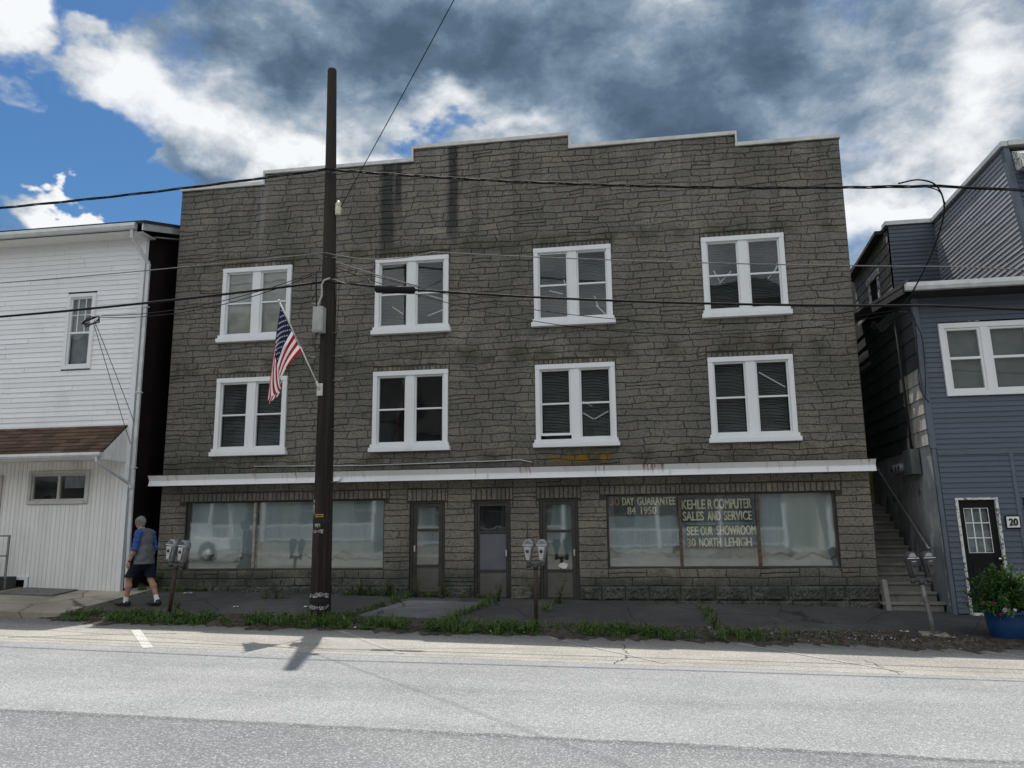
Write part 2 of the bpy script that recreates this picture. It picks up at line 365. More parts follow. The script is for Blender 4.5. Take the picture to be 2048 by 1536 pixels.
# ------------------------------------------------------------------ ground, road, pavements
SL = -0.0214                                         # the street falls to the right
def zroad(x): return SL * x
def zwalk(x, y): return .326 + SL * x + .0844 * min(0.0, y)
def sheet(mb, x0, x1, y0, y1, zf, nx=24, ny=4):
    xs, ys = frange(x0, x1, nx), frange(y0, y1, ny)
    b = [(x, y, zf(x, y)) for y in ys for x in xs]; n = nx + 1
    mb.add(b, [[j * n + i, j * n + i + 1, (j + 1) * n + i + 1, (j + 1) * n + i] for j in range(ny) for i in range(nx)])
g = MB(); sheet(g, -160, 160, -160, 160, lambda x, y: SL * x - .25, 16, 16)
tag(g.build('ground', simple('earth', (.09, .08, .06), .95, .3, .5)), kind='structure')

def mat_road():
    m = Mt('worn_asphalt', (.2, .2, .2), .82, spec=.3); x = m.xyz()
    agg = m.voro(70); agg2 = m.noise(120, 3, .7); spk = m.voro(78, out='Color')
    rag = m.math('MULTIPLY', m.math('SUBTRACT', m.noise(3.5, 4, .6), .5), .16)
    yy = m.math('ADD', x[1], rag)
    lane = m.mix(m.rng(m.noise(.7, 5, .6), .3, .7), (.29, .30, .31), (.36, .37, .375))
    park = m.mix(m.rng(m.noise(1.1, 5, .6), .3, .7), (.36, .335, .295), (.45, .42, .37))
    near = m.mix(m.rng(m.noise(.8, 5, .6), .3, .7), (.185, .195, .205), (.24, .25, .26))
    c = m.mix(m.rng(yy, -6.14, -6.02), lane, park)
    pale = m.math('MULTIPLY', m.rng(yy, -10.1, -9.85, 1, 0), 1.0)
    c = m.mix(m.math('MULTIPLY', pale, .3), c, (.44, .445, .45))
    c = m.mix(m.rng(yy, -10.12, -10.04, 1, 0), c, near)
    # tar seam and wheel-worn bands along the street
    seam = m.rng(m.math('ABSOLUTE', m.math('ADD', yy, 10.12)), .03, .09, .6, 0); c = m.mix(seam, c, (.075, .077, .08))
    seam2 = m.rng(m.math('ABSOLUTE', m.math('ADD', yy, 6.1)), .01, .05, .35, 0); c = m.mix(seam2, c, (.08, .08, .08))
    c = m.mix(m.rng(m.noise(.5, 4, .6, (.25, 1.6, 1)), .42, .68, 0, .35), c, (.14, .145, .15)); c = m.mix(m.rng(m.noise(.33, 5, .65, (.5, 1, 1), loc=(3, 3, 0)), .5, .68, 0, .3), c, (.42, .42, .41)); c = m.mix(m.rng(m.noise(1.9, 4, .6, loc=(1, 7, 0)), .66, .74, 0, .3), c, (.09, .09, .09))
    gut_shade = m.rng(m.math('ADD', x[1], m.math('MULTIPLY', rag, 2)), -4.6, -3.5, 0, .78); c = m.mix(gut_shade, c, (.105, .10, .092))  # shade along the kerb deepened in the road colour itself
    # aggregate: pale chips and dark gaps
    c = m.mix(m.rng(agg, .42, .72, 0, .45), c, (.09, .09, .092))
    chip = m.xyz(spk)[0]; c = m.mix(m.rng(chip, .72, .92, 0, .3), c, (.85, .85, .84)); c = m.mix(m.rng(m.xyz(spk)[1], .78, .92, 0, .3), c, (.12, .12, .12))
    c = m.mix(m.rng(agg2, .54, .72, 0, .5), c, (.09, .09, .09))
    m.color(c); m.bump(m.math('SUBTRACT', agg2, agg), .5, .012); return m.m
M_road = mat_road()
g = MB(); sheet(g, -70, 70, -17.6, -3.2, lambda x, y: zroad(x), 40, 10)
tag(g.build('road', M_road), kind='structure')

def mat_walk(name, a, b, spots=.5, crk=.75):
    m = Mt(name, a, .88, spec=.3)
    c = m.mix(m.rng(m.noise(.9, 6, .65), .3, .7), a, b); f = m.noise(85, 3, .7)
    c = m.mix(m.rng(f, .5, .72, 0, spots), c, tuple(v * .4 for v in a))
    c = m.mix(m.rng(m.noise(.45, 5, .65, loc=(2, 6, 0)), .48, .68, 0, .55), c, tuple(min(1, v * 1.7) for v in b)); c = m.mix(m.rng(m.noise(2.6, 6, .7, loc=(5, 2, 0)), .55, .72, 0, .6), c, tuple(v * .5 for v in a))
    c = m.mix(m.rng(m.voro(70, out='Color'), .75, .95, 0, .22), c, tuple(min(1, v * 2.6) for v in a))
    # fine cracks
    e = m.voro(.75, (1, 1, 1), 'DISTANCE_TO_EDGE', m.mix(.12, m.pos(), m.noise(2.5, 4, .6, col=True)))
    c = m.mix(m.rng(e, .003, .012, crk, 0), c, (.014, .014, .012))
    m.color(c); m.bump(f, .5, .012); return m.m
M_walk = mat_walk('dark_worn_pavement', (.055, .054, .053), (.078, .076, .072))
M_patch = mat_walk('rough_grey_patch', (.12, .12, .125), (.16, .16, .165), .8)
M_conc = mat_walk('tan_concrete', (.27, .235, .185), (.37, .33, .27))
M_tar = mat_walk('fresh_black_asphalt', (.045, .045, .047), (.065, .064, .064))
def mat_dirt():
    m = Mt('dirt_and_grit', (.07, .055, .04), .95, spec=.2)
    c = m.mix(m.rng(m.noise(6, 6, .7), .35, .65), (.035, .03, .024), (.10, .085, .065)); v = m.voro(60, out='Color')
    c = m.mix(m.rng(v, .78, .95, 0, .7), c, (.28, .26, .23)); m.color(c); m.bump(m.noise(30, 5, .7), .9, .03); return m.m
M_dirt = mat_dirt()
KX0, KX1 = -11.0, 4.55
g = MB(); sheet(g, -10.95, 4.35, -2.72, .3, lambda x, y: zwalk(x, y), 30, 6)
for x0, x1 in ((-10.95, 4.35),):
    for i in range(30):
        a, b = x0 + (x1 - x0) * i / 30, x0 + (x1 - x0) * (i + 1) / 30
        g.poly((a, -2.72, zwalk(a, -2.72) - .12), (b, -2.72, zwalk(b, -2.72) - .12), (b, -2.72, zwalk(b, -2.72)), (a, -2.72, zwalk(a, -2.72)))
tag(g.build('pavement', M_walk), kind='structure')
# rougher slab by the doors, a little proud of the rest
g = MB()
pp = [(-5.25, -2.45), (-3.55, -2.5), (-3.1, -.75), (-4.75, -.7)]
g.prism([(x, y, zwalk(x, y) + .004) for x, y in pp], (0, 0, .022)); tag(g.build('pavement_slab', M_patch), kind='structure')
# pavement of the white house: pale concrete, set back from the same kerb, a little higher at the joint
def zwl(x, y): return zwalk(x, y) + .035 + max(0, (-11.2 - x)) * .012
g = MB(); sheet(g, -40, -10.72, -3.15, .3, zwl, 20, 5)
for i in range(20):
    a, b = -40 + 29.28 * i / 20, -40 + 29.28 * (i + 1) / 20
    g.poly((a, -3.15, zroad(a) - .05), (b, -3.15, zroad(b) - .05), (b, -3.15, zwl(b, -3.15)), (a, -3.15, zwl(a, -3.15)))
g.poly((-10.72, -3.15, 0.1), (-10.72, .3, .2), (-10.72, .3, zwl(-10.72, .3)), (-10.72, -3.15, zwl(-10.72, -3.15)))
tag(g.build('footpath', M_conc), kind='structure')
g = MB(); sheet(g, 4.3, 60, -3.0, .3, lambda x, y: zwalk(x, y) - .012 - .02 * min(1, max(0, x - 4.3)), 20, 5)
tag(g.build('footway', M_tar), kind='structure')
rv = random.Random(5)
def zverge(x, y):
    t = max(0, min(1, (-2.55 - y) / .8)); e = max(0, min(1, (x + 11.4) / .8)); o = .07 * max(0, -3.3 - y) + .012 * math.sin(x * 2.3 + 1) + .010 * math.sin(x * 6.1) + .008 * math.sin(x * 14.3) + .006 * math.sin(x * 31 + y * 9); return zwalk(x, -2.55) * (1 - t) + (zroad(x) + .012 - o * 1.0) * t + .03 * math.sin(math.pi * t) - .1 * (1 - e) * t
g = MB(); sheet(g, -11.4, 9.5, -3.95, -2.5, lambda x, y: zverge(x, y) + .008 * math.sin(x * 3.1) * math.sin(y * 7 + x) + .006, 420, 26)
tag(g.build('dirt_verge', M_dirt), kind='structure')
# painted bay lines, worn
def mat_paint():
    m = Mt('worn_road_paint', (.7, .7, .68), .7); c = m.mix(m.rng(m.noise(38, 4, .7), .40, .6), (.36, .35, .33), (.60, .595, .58)); m.color(c); return m.m
M_paint = mat_paint()
g = MB()
def stripe(a, b, w):
    a = Vector((a[0], a[1], 0)); b = Vector((b[0], b[1], 0)); d = (b - a).normalized(); q = Vector((-d.y, d.x, 0)) * w / 2
    g.poly(*[(p.x, p.y, zroad(p.x) + .005) for p in (a - q, b - q, b + q, a + q)])
stripe((-8.38, -4.35), (-6.95, -6.2), .14)
tag(g.build('road_marking', M_paint), kind='structure')
M_faint = simple('faded_road_paint', (.36, .35, .33), .8, .2, 9)
g = MB()
for x in (-5.1, -1.55, 1.35, 4.85): stripe((x, -3.65), (x + 1.75, -5.9), .08)
tag(g.build('bay_marking', M_faint), kind='structure')
# meandering cracks filled with tar
M_crack = simple('crack_filler', (.03, .03, .032), .7, .2, 9)
g = MB()
def crack(pts, w):
    r = random.Random(len(pts) * 7 + int(pts[0][0] * 10)); q = []
    for (x0, y0), (x1, y1) in zip(pts, pts[1:]):
        for i in range(9): t = i / 9; q.append((x0 + (x1 - x0) * t + r.uniform(-.035, .035), y0 + (y1 - y0) * t + r.uniform(-.035, .035)))
    q.append(pts[-1])
    for (x0, y0), (x1, y1) in zip(q, q[1:]):
        d = Vector((x1 - x0, y1 - y0, 0)).normalized(); n = Vector((-d.y, d.x, 0)) * w * r.uniform(.3, .7)
        g.poly((x0 - n.x, y0 - n.y, zroad(x0) + .0035), (x1 - n.x, y1 - n.y, zroad(x1) + .0035), (x1 + n.x, y1 + n.y, zroad(x1) + .0035), (x0 + n.x, y0 + n.y, zroad(x0) + .0035))
crack([(-7.5, -4.6), (-8.6, -5.1), (-9.6, -5.7)], .022); crack([(-.4, -4.2), (-.3, -5.4), (-.45, -6.1)], .014)
crack([(-3.9, -3.6), (-4.4, -4.4)], .012); crack([(2.9, -5.0), (3.0, -6.1)], .012)
tag(g.build('road_crack', M_crack), kind='structure')
# ------------------------------------------------------------------ the stone-faced building
XL, XR = -10.84, 4.45
XB, XC, XD, XE = -8.69, -5.0, -1.378, 2.288
H1, H2, H3 = 10.0, 10.275, 10.59
WIN = [(l, l + 1.713, zb, zt) for zb, zt in ((3.483, 5.283), (6.13, 7.931)) for l in (-9.609, -5.858, -2.21, 1.44)]
whole = [(a + .09, b - .09, c + .16, d - .07) for a, b, c, d in WIN]
SHOP = [(-10.2, -5.56, .975, 2.47), (-.765, 3.775, .98, 2.47)]
DOOR = [(-4.98, -4.21, .47, 2.405), (-3.57, -2.79, .36, 2.40), (-2.17, -1.36, .36, 2.41)]
holes = whole + SHOP + [(a, b, -.3, d) for a, b, c, d in DOOR]
def roof_z(x): return H1 if x < XB or x > XE else (H2 if x < XC or x > XD else H3)
bld = empty('stone_building', (-3.2, 0, .2), 'three storey grey brown stone faced building with stepped parapet and white window trim', 'building')
xs = sorted({XL, XR, XB, XC, XD, XE} | {h[0] for h in holes} | {h[1] for h in holes}); zs = sorted({-.3, H1, H2, H3} | {h[2] for h in holes} | {h[3] for h in holes})
mb = MB(); mb.cur = 1; mb.tint = .4
cells_wall(mb, xs, zs, lambda x, z: z < roof_z(x) and not in_holes(x, z, holes), 0.0, .25)
mb.cur = 0
rs = random.Random(11)
ph = [[rs.uniform(0, 6.28) for _ in range(4)] for _ in range(90)]
def wav(k, x):
    p = ph[k % 90]; q = ph[(k // 4) % 90]
    a = 1.0 if k < 100 else .5
    return a * (.011 * math.sin(x * 4.1 + p[0]) + .009 * math.sin(x * 8.3 + p[1]) + .016 * math.sin(x * 1.7 + q[2]) + .005 * math.sin(x * 15 + p[3]))
SOLD = [(-10.35, -5.45, 2.47, 2.67), (-.9, 3.9, 2.47, 2.67)] + [(a - .06, b + .06, d, 2.67) for a, b, c, d in DOOR] + [(a - .02, b + .02, d, d + .12) for a, b, c, d in WIN]
def stone(pts, p, til, joint=.0065):
    """one stone: outline in (x, z), rounded off by a narrow sloping rim"""
    cx = sum(q[0] for q in pts) / len(pts); cz = sum(q[1] for q in pts) / len(pts)
    def ins(q, d):
        hx = max(abs(q[0] - cx), .02); hz = max(abs(q[1] - cz), .02)
        return (q[0] - math.copysign(min(d, hx * .6), q[0] - cx), q[1] - math.copysign(min(d, hz * .6), q[1] - cz))
    o = [ins(q, joint) for q in pts]; i_ = [ins(q, joint + .009) for q in pts]; n = len(pts)
    base = [(q[0], -.002, q[1]) for q in o]; fr = [(q[0], -p - til[0] * (q[0] - cx) - til[1] * (q[1] - cz), q[1]) for q in i_]
    mb.add(base + fr, [list(range(n, 2 * n))] + [[a, (a + 1) % n, n + (a + 1) % n, n + a] for a in range(n)])
def span_stone(xa, xb, k, zlo, zhi, sl0=0, sl1=0, flat=False, lim=(-9, 99)):
    n = max(2, int((xb - xa) / .11)); ka, kb = k if isinstance(k, tuple) else (k, k + 1)
    w0, w1 = (lambda x: wav(ka, x)), (lambda x: wav(kb, x) if kb == int(kb) else .5 * (wav(int(kb), x) + wav(int(kb) + 1, x)))
    if ka != int(ka): w0 = lambda x: .5 * (wav(int(ka), x) + wav(int(ka) + 1, x))
    lo = [(x, max(zlo + w0(x), lim[0])) for x in [xa - sl0 + (xb - xa + sl0 - sl1) * i / n for i in range(n + 1)]]
    hi = [(x, min(zhi + w1(x), lim[1])) for x in [xa + sl0 + (xb - xa - sl0 + sl1) * i / n for i in range(n + 1)]][::-1]
    if sum(h[1] for h in hi) - sum(l[1] for l in lo) < .02 * len(lo): return
    mb.tint = min(1, max(0, rs.gauss(.5, .115)))
    stone(lo + hi, rs.uniform(.009, .018), (rs.uniform(-.015, .015), rs.uniform(-.045, .045)))
blocks = holes + SOLD
def course(k, za, zb, lmin, lmax, slope=.045, x0=XL, x1=XR, flat=False):
    m = (za + zb) / 2
    cut = [h for h in blocks if h[2] - .02 < m < h[3] + .02]
    segs = [(x0, x1)]
    if m > H1 - .03: segs = [(max(x0, XB), min(x1, XE))]
    if m > H2 - .03: segs = [(XC, XD)]
    for h in cut:
        ns = []
        for a, b in segs:
            if h[1] <= a or h[0] >= b: ns.append((a, b)); continue
            if h[0] > a: ns.append((a, h[0]))
            if h[1] < b: ns.append((h[1], b))
        segs = ns
    brk = sorted(q for h in blocks if (za - .06 < h[3] < zb + .06 or za - .06 < h[2] < zb + .06) and h not in cut for q in (h[0], h[1]))
    for a, b in segs:
        if b - a < .03: continue
        x = a; sl = 0
        while x < b - .001:
            w = rs.uniform(lmin, lmax); e = x + w
            if b - e < lmin * .6: e = b
            for bp in brk:
                if x + .04 < bp < e - .02: e = bp; break
            s2 = 0 if e == b else rs.uniform(-slope, slope)
            # respect openings above / below this piece
            lo, hi = -9, 99
            for h in blocks:
                if h[0] < e - .02 and h[1] > x + .02:
                    if h[3] <= m + .03 and h[3] > za - .06: lo = max(lo, h[3])
                    if h[2] >= m - .03 and h[2] < zb + .06: hi = min(hi, h[2])
            hi = min(hi, roof_z((x + e) / 2) - .01)
            if zb - za > .15 and rs.random() < .10:      # two thin stones in place of one
                mid = (za + zb) / 2
                span_stone(x, e, (k, k + .5), za, mid, sl, s2, flat, (lo, hi)); span_stone(x, e, (k + .5, k + 1), mid, zb, sl, s2, flat, (lo, hi))
            else: span_stone(x, e, k, za, zb, sl, s2, flat, (lo, hi))
            x = e; sl = s2
k = 0
def courses(z0, z1, pitch, lmin, lmax, slope):
    global k
    n = round((z1 - z0) / pitch); w = [rs.uniform(.8, 1.2) for _ in range(n)]; t = sum(w); z = z0
    for q in w: h = q * (z1 - z0) / t; course(k, z, z + h, lmin, lmax, slope); z += h; k += 1
courses(3.06, 5.403, .148, .26, .74, .028); courses(5.403, 8.051, .148, .26, .74, .028); courses(8.051, H3 + .1, .148, .26, .74, .028)
# ground floor: calmer coursing in piers and under the shop windows, rock-faced foot
k = 120
courses(.62, 2.67, .158, .3, .85, .015); courses(2.67, 3.05, .19, .3, .85, .015)
for h in SOLD[:5] + SOLD[5:]:                                        # upright stones over the openings
    x = h[0]
    while x < h[1] - .01:
        w = rs.uniform(.085, .125); e = min(x + w, h[1]); mb.tint = min(1, max(0, rs.gauss(.42, .28)))
        if e - x > .03: stone([(x, h[2]), (e, h[2]), (e, h[3] - .01), (x, h[3] - .01)], rs.uniform(.012, .028), (0, rs.uniform(-.04, .04)), .006)
        x = e
# rock-faced foot of the wall, rough blocks
def footz(x): return .326 + SL * x
def rock(x0, x1, z0, z1):
    nx, nz = max(3, int((x1 - x0) / .035)), max(3, int((z1 - z0) / .035))
    vs = []
    for j in range(nz + 1):
        for i in range(nx + 1):
            u, v = i / nx, j / nz; e = min(1, 6 * min(u, 1 - u), 6 * min(v, 1 - v) * 1.2)
            vs.append((x0 + (x1 - x0) * u, -.004 - e * (.03 + rs.uniform(0, .03)), z0 + (z1 - z0) * v))
    n = nx + 1; mb.add(vs, [[j * n + i, j * n + i + 1, (j + 1) * n + i + 1, (j + 1) * n + i] for j in range(nz) for i in range(nx)])
for za, zb in ((.05, .34), (.345, .62)):
    x = XL
    while x < XR - .05:
        e = min(XR, x + rs.uniform(.3, .75))
        for h in [(a, b) for a, b, c, d in DOOR]:
            if x < h[0] < e: e = h[0]
            if h[0] - .01 <= x < h[1]: x = h[1]; e = min(XR, x + rs.uniform(.3, .6))
        mb.tint = rs.random() * .8
        if e - x > .06: rock(x + .008, e - .008, za, zb)
        x = e
mb.build('wall', [M_stone, M_joint], bld)
# hull behind the face: side and rear walls, flat roof, dark rooms
mb = MB()
mb.box(XL + .02, XL + .22, .252, 13, -.3, 9.55); mb.box(XR - .22, XR - .02, .252, 13, -.3, 9.55); mb.box(XL + .22, XR - .22, 12.8, 13, -.3, 9.55)
mb.build('side_wall', M_stone, bld)
mb = MB(); mb.box(XL + .25, XR - .25, .26, 12.75, 9.3, 9.45); mb.build('roof', M_tar, bld)
mb = MB(); mb.box(XL + .25, XR - .25, 1.9, 2.0, -.2, 9.2)
for zf in (2.9, 6.0): mb.box(XL + .25, XR - .25, .27, 1.89, zf - .15, zf)
for xf in (-10.5, -5.2, -1.1, 4.1): mb.box(xf, xf + .1, .27, 1.88, .0, 2.74)
mb.build('interior', M_dark, bld)
mb = MB(); mb.box(1.5, XR - .03, 3.4, 4.899, 9.46, 11.5); mb.box(1.5, XR - .03, 4.9, 7.2, 9.46, 12.2); mb.box(1.5, XR - .03, 7.201, 12, 9.46, 13.3); mb.build('added_shade_block', M_stone, bld)  # unseen blocks added on the roof to shade the blue house's side wall
# coping along the stepped top
mb = MB()
for a, b, h in ((XL - .03, XB, H1), (XB, XC, H2), (XC, XD, H3), (XD, XE, H2), (XE, XR + .03, H1)): mb.box(a - .002, b + .002, -.05, .28, h, h + .085)
for x, a, b, s in ((XB, H1, H2, -1), (XC, H2, H3, -1), (XD, H2, H3, 1), (XE, H1, H2, 1)): mb.box(x - .045 if s < 0 else x + .004, x - .004 if s < 0 else x + .045, -.047, .277, a + .0855, b + .083)
mb.build('parapet_coping', simple('grey_white_coping', (.62, .62, .60), .55, .15, 3), bld, .004)

# windows: casing with a wide mullion, two sashes, panes and blinds
def slats(z0, z1, xa, xb, y, sag, step, rnd, drop=0.0):
    b = MB(); z = z1; n = 10; i = 0
    while z > z0:
        tot = (z1 - z) / (z1 - z0)
        s = sag * (.25 + .9 * math.sin(min(1, tot * 1.2) * math.pi)) + rnd.uniform(-.004, .004); sk = rnd.uniform(-.006, .006)
        pts = []
        for q in range(n + 1):
            u = q / n; pts.append((xa + (xb - xa) * u, z - s * 4 * u * (1 - u) + sk * (u - .5)))
        vs = [(x, y - .008, zz) for x, zz in pts] + [(x, y + .012, zz + .011) for x, zz in pts]
        b.add(vs, [[q, q + 1, n + 2 + q, n + 1 + q] for q in range(n)]); z -= step * rnd.uniform(.85, 1.15); i += 1
    return b
rw = random.Random(3)
LOOK = {0: ('blind', .004, .012), 1: ('dark', .006, .02), 2: ('blind', .01, .03), 3: ('blind', .012, .02), 4: ('shade', 0, 0), 5: ('sag', .02, .06), 6: ('sag', .02, .05), 7: ('sag', .03, .06)}
def white_window(i, a, b, c, d):
    m = MB(); mid = (a + b) / 2; t = .10
    y0 = -.065
    m.box(a, a + t, y0, .06, c + .17, d - .105); m.box(b - t, b, y0, .06, c + .17, d - .105); m.box(a - .003, b + .003, y0 - .006, .06, d - .105, d)
    m.box(mid - .098, mid + .098, y0 + .018, .06, c + .17, d - .105)
    wn = m.build('window', M_white, bld, .006)
    m = MB(); m.box(a - .06, b + .06, -.135, .06, c, c + .095); m.box(a - .03, b + .03, -.105, .06, c + .095, c + .17); m.build('sill', M_white, wn, .006)
    kind, sag, _ = LOOK[i]
    for sx, (xa, xb) in enumerate(((a + t, mid - .098), (mid + .098, b - t))):
        z0, z1 = c + .17, d - .105; zm = (z0 + z1) / 2 + .01; f = .035
        m = MB(); lift = .09 if (i == 2 and sx == 0) else 0
        m.box(xa, xa + f, -.01, .05, z0 + lift, z1); m.box(xb - f, xb, -.01, .05, z0 + lift, z1); m.box(xa + f, xb - f, -.008, .05, z0 + lift, z0 + lift + .05); m.box(xa + f, xb - f, -.008, .05, z1 - .035, z1); m.box(xa + f, xb - f, -.014, .05, zm - .018, zm + .018)
        m.build('sash', M_white, wn, .003)
        m = MB(); m.poly((xa + f, .02, z0 + lift + .05), (xb - f, .02, z0 + lift + .05), (xb - f, .02, z1 - .035), (xa + f, .02, z1 - .035)); m.build('pane', M_glass, wn)
        if kind == 'shade':
            s = slats(z0 + .03, z1, xa + .03, xb - .03, .055, .002, .02, rw); s.build('blind', M_shade, wn)
            m = MB(); m.box(xa + .02, xb - .02, .075, .08, z0, z1); m.build('window_shade', M_shade, wn)
        elif kind == 'blind' or (kind == 'dark' and sx == 9):
            slats(z0 + .03, z1, xa + .05, xb - .05, .09, sag * (1 + sx), .032, rw).build('blind', M_blind, wn)
        elif kind == 'sag':
            s = slats(z0 + (.25 if sx else .05), z1, xa + .04, xb - .04, .08, sag * rw.uniform(1.2, 2.0), .034, rw)
            s.build('blind', M_blind, wn)
            for _ in range(2): 
                q = MB()
                x = rw.uniform(xa + .1, xb - .1); zz = rw.uniform(z0 + .1, zm + .2); an = rw.choice((-1, 1)) * rw.uniform(.3, 1.3); l = rw.uniform(.22, .42)
                q.bar((x, .06, zz), (max(xa + .03, min(xb - .03, x + l * math.cos(an))), .065, zz + l * math.sin(an)), .022, .003, (0, 1, 0)); q.build('loose_slat', M_strip, wn)
    if i in (2, 3):                                    # one or two slats hanging across the panes
        xa, xb = mid + .15, b - .17
        for (x0, z0), (x1, z1) in ([((xa + .03, 4.95), (xb, 4.62))] if i == 3 else [((xa, 4.22), (xa + .22, 4.08)), ((xa + .24, 4.08), (xb, 4.24)), ((xa, 4.46), (xa + .2, 4.36))]):
            q = MB(); q.bar((x0, .06, z0), (x1, .065, z1), .026, .003, (0, 1, 0)); q.build('loose_slat', M_strip, wn)
for i, w in enumerate(WIN): white_window(i, *w)

# shop windows: film-backed plate glass with stains along the foot
def mat_film(name, x0):
    m = Mt(name, (.3, .33, .33), .75, spec=.3); x = m.xyz()
    c = m.mix(m.rng(m.noise(.8, 4, .55), .3, .7), (.30, .355, .365), (.39, .44, .44))
    c = m.mix(m.rng(m.noise(6, 4, .6, (1, 1, .06)), .5, .7, 0, .3), c, (.21, .255, .255))
    prof = m.math('ADD', m.math('MULTIPLY', m.noise(1.05, 5, .55, (1, 0, 0), loc=(x0, 0, 0)), .85), .86)
    d = m.math('SUBTRACT', x[2], prof)
    low = m.rng(d, -.012, .012, 1, 0); c = m.mix(m.math('MULTIPLY', low, .55), c, (.13, .13, .115))
    prof2 = m.math('ADD', m.math('MULTIPLY', m.noise(1.7, 4, .5, (1, 0, 0), loc=(x0 + 4, 0, 0)), .55), .92)
    d2 = m.math('SUBTRACT', x[2], prof2); c = m.mix(m.rng(d2, -.02, .01, .7, 0), c, (.30, .31, .29))
    edge = m.rng(m.math('ABSOLUTE', d2), .008, .04, .9, 0); c = m.mix(m.math('MULTIPLY', edge, m.rng(m.noise(1.2, 3), .42, .58)), c, (.11, .07, .035))
    m.color(c); return m.m
M_film = [mat_film('pale_window_film', 2.0), mat_film('grey_window_film', 9.0)]
M_frame = simple('dark_window_frame', (.07, .065, .055), .6, .3, 5)
def shop(i, a, b, c, d, mull, pm):
    m = MB(); y = .10
    m.box(a, a + .035, y - .03, y + .05, c, d); m.box(b - .035, b, y - .03, y + .05, c, d); m.box(a + .035, b - .035, y - .028, y + .05, d - .03, d); m.box(a + .035, b - .035, y - .028, y + .05, c, c + .03)
    fr = m.build('shop_window', M_frame, bld, .003)
    for x in mull: m = MB(); m.box(x - .03, x + .03, y - .04, y + .06, c + .031, d - .031); m.build('mullion', pm, fr, .004)
    ed = [a + .035] + list(mull) + [b - .035]
    for k, (p, q) in enumerate(zip(ed, ed[1:])):
        p += .032 if k else 0; q -= .032 if k < len(ed) - 2 else 0
        m = MB(); m.poly((p, y, c + .03), (q, y, c + .03), (q, y, d - .03), (p, y, d - .03)); m.build('pane', M_shopglass, fr)
        n = 30; m = MB(); m.tint = .5
        zb = lambda x: c + .02
        vs = [(p + (q - p) * u / n, y + .10 + .015 * math.sin(u * .9 + k), z) for z in (c + .02, d - .02) for u in range(n + 1)]
        m.add(vs, [[u, u + 1, n + 2 + u, n + 1 + u] for u in range(n)]); m.build('window_film', M_film[i], fr)
    m = MB(); m.box(a - .14, a - .1, -.03, .02, c, d + .02) ; m.box(b + .1, b + .14, -.03, .02, c, d + .02)
    return fr
M_palebar = simple('pale_mullion', (.30, .28, .25), .6, .3, 12)
M_rustbar = simple('rusty_mullion', (.12, .075, .055), .8, .5, 14, fine=40, bump=.3)
sw = shop(0, *SHOP[0], [-8.58], M_palebar); sw2 = shop(1, *SHOP[1], [.725, 2.268], M_rustbar)
# torn holes in the film
for x, z in ((-9.66, 1.255), (-9.0, 1.19)):
    m = MB(); m.poly((x - .08, .187, z - .05), (x + .02, .187, z - .06), (x + .11, .187, z + .055), (x - .02, .187, z + .045), (x - .075, .187, z + .01)); m.build('tear', M_dark, sw)
m = MB(); m.poly((.55, .187, 1.24), (.7, .187, 1.37), (.69, .187, 1.42), (.56, .187, 1.39)); m.build('tear', M_dark, sw2)

# storm doors
M_stormf = simple('storm_door_frame', (.04, .037, .032), .5, .3, 4); M_kick = simple('storm_door_panel', (.105, .102, .09), .55, .2, 2)
M_lav = simple('grey_door_panel', (.115, .115, .135), .6, .15, 2); M_doorin = simple('pale_inner_door', (.20, .24, .24), .6, .2, 2)
def storm_door(i, a, b, c, d):
    m = MB(); m.box(a, a + .055, .03, .12, c - .05, d); m.box(b - .055, b, .03, .12, c - .05, d); m.box(a + .055, b - .055, .032, .12, d - .05, d); m.box(a + .055, b - .055, .0, .14, c - .05, c + .03)
    fr = m.build('door', M_stormf, bld, .004); A, B = a + .06, b - .06; zt, zk = d - .055, c + .58; zm = (zt + zk) / 2 + .09
    m = MB(); w = .085 if i != 1 else .05
    m.box(A, A + w, .045, .085, c + .035, zt); m.box(B - w, B, .045, .085, c + .035, zt); m.box(A + w, B - w, .046, .085, zt - .07, zt); m.box(A + w, B - w, .043, .088, zm - .03, zm + .03); m.box(A + w, B - w, .043, .088, zk - .035, zk + .02)
    m.build('door_leaf', M_stormf, fr, .004)
    m = MB(); m.box(A + w, B - w, .055, .075, c + .036, zk - .036); m.box(A + w + .05, B - w - .05, .048, .055, c + .1, zk - .1); m.build('kick_panel', M_kick, fr, .004)
    for lo, hi, up in ((zk + .021, zm - .031, 0), (zm + .031, zt - .071, 1)):
        m = MB()
        if i == 1 and not up: m.box(A + w, B - w, .058, .072, lo, hi); m.build('door_panel', M_lav, fr)
        else: m.poly((A + w, .066, lo), (B - w, .066, lo), (B - w, .066, hi), (A + w, .066, hi)); m.build('pane', M_shopglass if i != 1 else M_glass, fr)
    m = MB(); m.box(A + .05, B - .02, .19, .2, c + (.75 if i == 0 else .9 if i == 2 else 1.1), zt - .05)
    m.build('inner_door', M_doorin if i != 1 else M_dark, fr)
    m = MB(); hx = A + .04 if i == 0 else B - .04; m.box(hx - .014, hx + .014, .03, .046, c + .87, c + 1.0); m.bar((hx, .01, c + .9), (hx, .01, c + .98), .014, .014, (0, 1, 0)); m.bar((hx, .01, c + .9), (hx, .045, c + .9), .012, .012); m.bar((hx, .01, c + .98), (hx, .045, c + .98), .012, .012); m.build('handle', M_gutter, fr)
    if i == 2:
        m = MB(); m.poly((-1.80, .06, 1.02), (-1.72, .055, .97), (-1.63, .055, .98), (-1.60, .06, 1.06), (-1.67, .058, 1.10), (-1.76, .058, 1.08)); m.build('stuck_paper', M_strip, fr)
for i, d in enumerate(DOOR): storm_door(i, *d)

